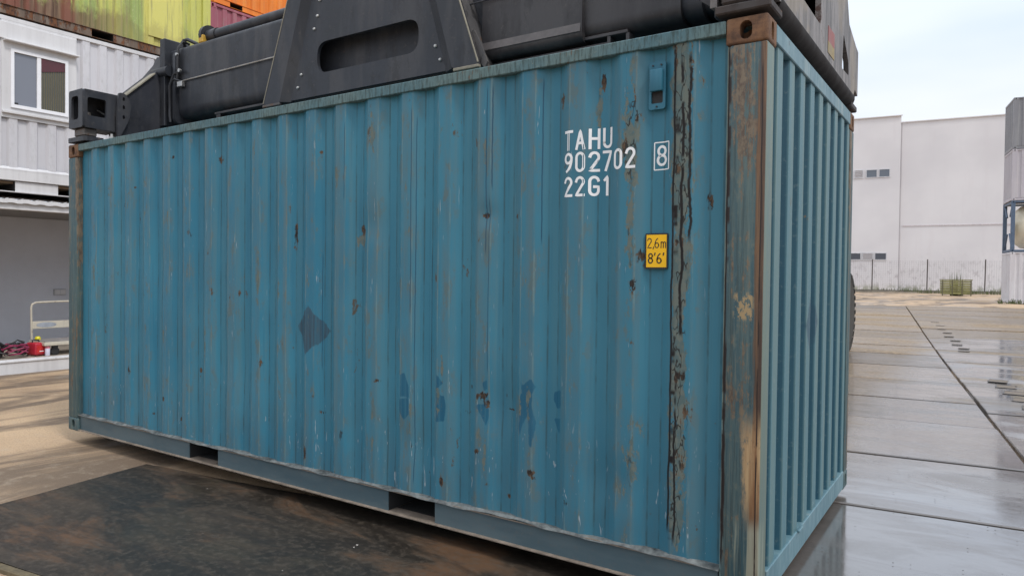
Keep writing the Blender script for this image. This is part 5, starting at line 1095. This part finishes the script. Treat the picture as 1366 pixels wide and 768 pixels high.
MB().box(0.3, 34, -0.09, -0.052, 6.46, 6.56).build('ledge', plain('pale_ledge', (0.60, 0.55, 0.56), 0.7), bld)
M_wf = plain('pale_window_frame', (0.60, 0.60, 0.62), 0.5); M_wg = glass('blue_grey_glass', (0.10, 0.12, 0.15), 0.1); M_lv = plain('louvre_grey', (0.42, 0.40, 0.41), 0.6)
M_dw = glass('dim_glass', (0.05, 0.055, 0.07), 0.12)
def bwin(px0, px1, z0, z1, kind):
    yb = -0.6
    fr = MB(); fr.plate([(px0, z0), (px1, z0), (px1, z1), (px0, z1)], [[(px0+0.07, z0+0.07), (px1-0.07, z0+0.07), (px1-0.07, z1-0.07), (px0+0.07, z1-0.07)]], XZ(yb-0.06), 0.055)
    f = fr.build('window', M_wf, bld)
    if kind == 'l':
        lv = MB()
        for k in range(4): q = z0+0.1+k*(z1-z0-0.2)/4; lv.box(px0+0.07, px1-0.07, yb-0.045, yb-0.01, q, q+(z1-z0-0.2)/4*0.7)
        lv.build('louvre', M_lv, f)
    else: MB().box(px0+0.071, px1-0.071, yb-0.03, yb-0.012, z0+0.071, z1-0.071).build('pane', M_wg if kind == 'g' else M_dw, f)
PX = 0.0825   # metres per photo pixel on that wall
OFFW = 4.5
for a, b, k in ((-66.0, -56.6, 'g'), (-53.5, -43.6, 'l'), (-41.0, -28.6, 'g'), (-27.4, -15.2, 'g')): bwin((a+OFFW)*PX, (b+OFFW)*PX, 11.35, 12.2, k)
for a, b, k in ((-65.5, -57.8, 'l'), (-56.5, -44.2, 'd'), (-43.2, -31.2, 'l'), (-30.0, -17.0, 'd')): bwin((a+OFFW)*PX, (b+OFFW)*PX, 3.10, 3.85, k)
for k in range(6): a = -6.6-k*1.6; bwin(a, a+1.0, 11.35, 12.2, 'g'); bwin(a, a+1.0, 3.10, 3.85, 'd')
# drip hoods / streak pipes on the left section
rt = thing('rooftop_unit', 'small grey ventilation unit on the roof edge of the white building', 'ventilation unit', (3.6, 82.5, GF-0.1+bh2+0.02), BR)
MB().rbox(-0.55, 0.65, 0, 1.2, 0.0, 1.15, 0.05).build('housing', M_gy, rt)
for k in range(4): MB().box(-0.45, 0.45, -0.04, 0.0, 0.15+k*0.22, 0.26+k*0.22).build('louvre', M_lv, rt)
# fence
fn = thing('wire_fence', 'tall rusty wire mesh fence on a low kerb in front of the white building', 'fence', (-7.31, 67.2, GF-0.02), math.atan2(71.6-67.2, 0.54+7.31)*0.45)
M_fp = plain('rusty_post', (0.10, 0.085, 0.08), 0.8); FH = 2.82
dx = 4.02
for k in range(-8, 12): MB().tube((k*dx, 0, 0), (k*dx+0.03*random.uniform(-1, 1), 0, FH), 0.045, n=8).build('fence_post', M_fp, fn)
wm = MB()
for z in [0.25+i*0.16 for i in range(16)]: wm.box(-8*dx, 11*dx, -0.068, -0.06, z, z+0.005)
for i in range(int(19*dx/0.16)): x = -8*dx+i*0.16; wm.box(x, x+0.005, -0.060, -0.057, 0.22, 2.70)
o = wm.build('wire_mesh', M_fp, fn); o['kind'] = 'stuff'
MB().box(-8*dx, 11*dx, -0.15, 0.12, -0.1, 0.24).build('kerb', plain('mossy_kerb', (0.17, 0.15, 0.12), 0.85, 0, 0.4, 1), fn)
MB().rbox(-8*dx, 11*dx, -0.40, -0.16, -0.1, 0.10, 0.02).build('pipe_run', plain('dirty_concrete', (0.26, 0.22, 0.17), 0.85, 0, 0.4, 1), fn)
# crate
M_ct = plain('weathered_olive_slats', (0.24, 0.23, 0.09), 0.8, 0, 0.45, 3)
cr_ = thing('slatted_crate', 'yellow green slatted crate standing in front of the wire fence', 'crate', (-1.95, 58.7, GF), R(7))
for k in range(6):
    MB().box(0, 1.78, -0.02, 0.0, 0.12+k*0.165, 0.12+k*0.165+0.125).build('slat', M_ct, cr_); MB().box(0, 1.78, 1.2, 1.22, 0.12+k*0.165, 0.12+k*0.165+0.125).build('slat', M_ct, cr_)
    MB().box(-0.02, 0.0, 0, 1.2, 0.12+k*0.165, 0.12+k*0.165+0.125).build('slat', M_ct, cr_)
for x in (0.02, 0.6, 1.18, 1.70): MB().box(x, x+0.07, -0.035, -0.021, 0.0, 1.12).build('upright', plain('upright_wood', (0.13, 0.12, 0.07), 0.8), cr_)
MB().box(-0.04, 1.82, -0.04, 1.24, 1.10, 1.16).build('lid', M_ct, cr_); MB().box(0.05, 1.74, 0.05, 1.15, 0.10, 0.14).build('base_board', M_void, cr_)
# weeds
def weeds(name, cx, cy, nx_, w_x, h, label):
    rn = random.Random(int(cx*100)); m = MB()
    for i in range(nx_):
        x = cx+rn.uniform(-w_x, w_x); y = cy+rn.uniform(-.15, .15); hh = h*rn.uniform(.4, 1); dx_, dy_ = rn.uniform(-.12, .12), rn.uniform(-.1, .1); z = gz(x, y)-0.075; b = 0.02
        m.add([(x-b, y, z), (x+b, y, z), (x+dx_*0.5+b*.7, y+dy_*.5, z+hh*.6), (x+dx_*0.5-b*.7, y+dy_*.5, z+hh*.6), (x+dx_, y+dy_, z+hh)], [(0, 1, 2, 3), (3, 2, 4)])
    o = m.build(name, M_weed); o['kind'] = 'stuff'; o['label'] = label; o['category'] = 'weeds'
M_weed = plain('weed_green', (0.10, 0.12, 0.045), 0.8, 0, 0.4, 3)
weeds('weeds', -1.0, 67.6, 260, 6.0, 0.5, 'dry green weeds along the foot of the wire fence')
weeds('weeds', -1.1, 60.3, 40, 0.4, 1.9, 'tall thin weeds growing behind the slatted crate')
weeds('weeds', 2.2, 41.9, 90, 1.0, 0.30, 'short weeds at the foot of the stained white container')
# lifting slots: steel frames let into the pavement
M_slot = plain('wet_dark_steel', (0.05, 0.045, 0.04), 0.3, 0.2); M_mudf = plain('mud_fill', (0.15, 0.115, 0.08), 0.6)
def cleat(u, v, l, wd, k):
    x, y = uv(u, v); z = gz(x, y)
    t = thing('steel_cleat', k, 'steel cleat', (x, y, z+0.0075), TH-R(8)+random.uniform(-.05, .05), 'steel cleats in a slanting row across the wet slabs')
    fr_ = MB().box(-l/2, l/2, -wd/2, -wd/2+0.03, 0, 0.006).box(-l/2, l/2, wd/2-0.015, wd/2, 0, 0.005).box(-l/2, -l/2+0.015, -wd/2+0.03, wd/2-0.015, 0, 0.005).build('cleat_frame', M_slot, t)
    MB().box(-l/2+0.015, l/2-0.015, -wd/2+0.03, wd/2-0.015, 0.0005, 0.003).build('mud_fill', M_mudf, t)
ORD = ['nearest', 'second nearest', 'third nearest', 'fourth nearest', 'middle', 'fourth farthest', 'third farthest', 'second farthest', 'farthest']
for i in range(9): cleat(2.0+0.05*(i % 2), 14.4+8.4*(i/8)**1.25, 0.20, 0.16, ORD[i]+' small dark steel cleat in the far slanting row beyond the long joint')
ORD2 = ['nearest', 'second nearest', 'middle', 'second farthest', 'farthest']
for i in range(5): cleat(1.93-0.01*i+0.12, 7.2+0.64*i, 0.24, 0.34, ORD2[i]+' steel edged slot in the near row at the right edge')
rn = random.Random(4); gm = MB()
for i in range(900):
    u_, v_ = rn.uniform(-0.2, 4.0), rn.uniform(0.6, 11)*rn.random()**0.3; x, y = uv(u_, v_); z = gz(x, y)+0.004; r_ = rn.uniform(0.0015, 0.0045)
    gm.add([(x-r_, y-r_*.6, z), (x+r_, y-r_*rn.random(), z), (x+r_*rn.random(), y+r_, z), (x, y, z+r_*0.9)], [(0, 1, 3), (1, 2, 3), (2, 0, 3)])
gm.build('grit', M_slot)['kind'] = 'stuff'
print('objects', len(bpy.data.objects))
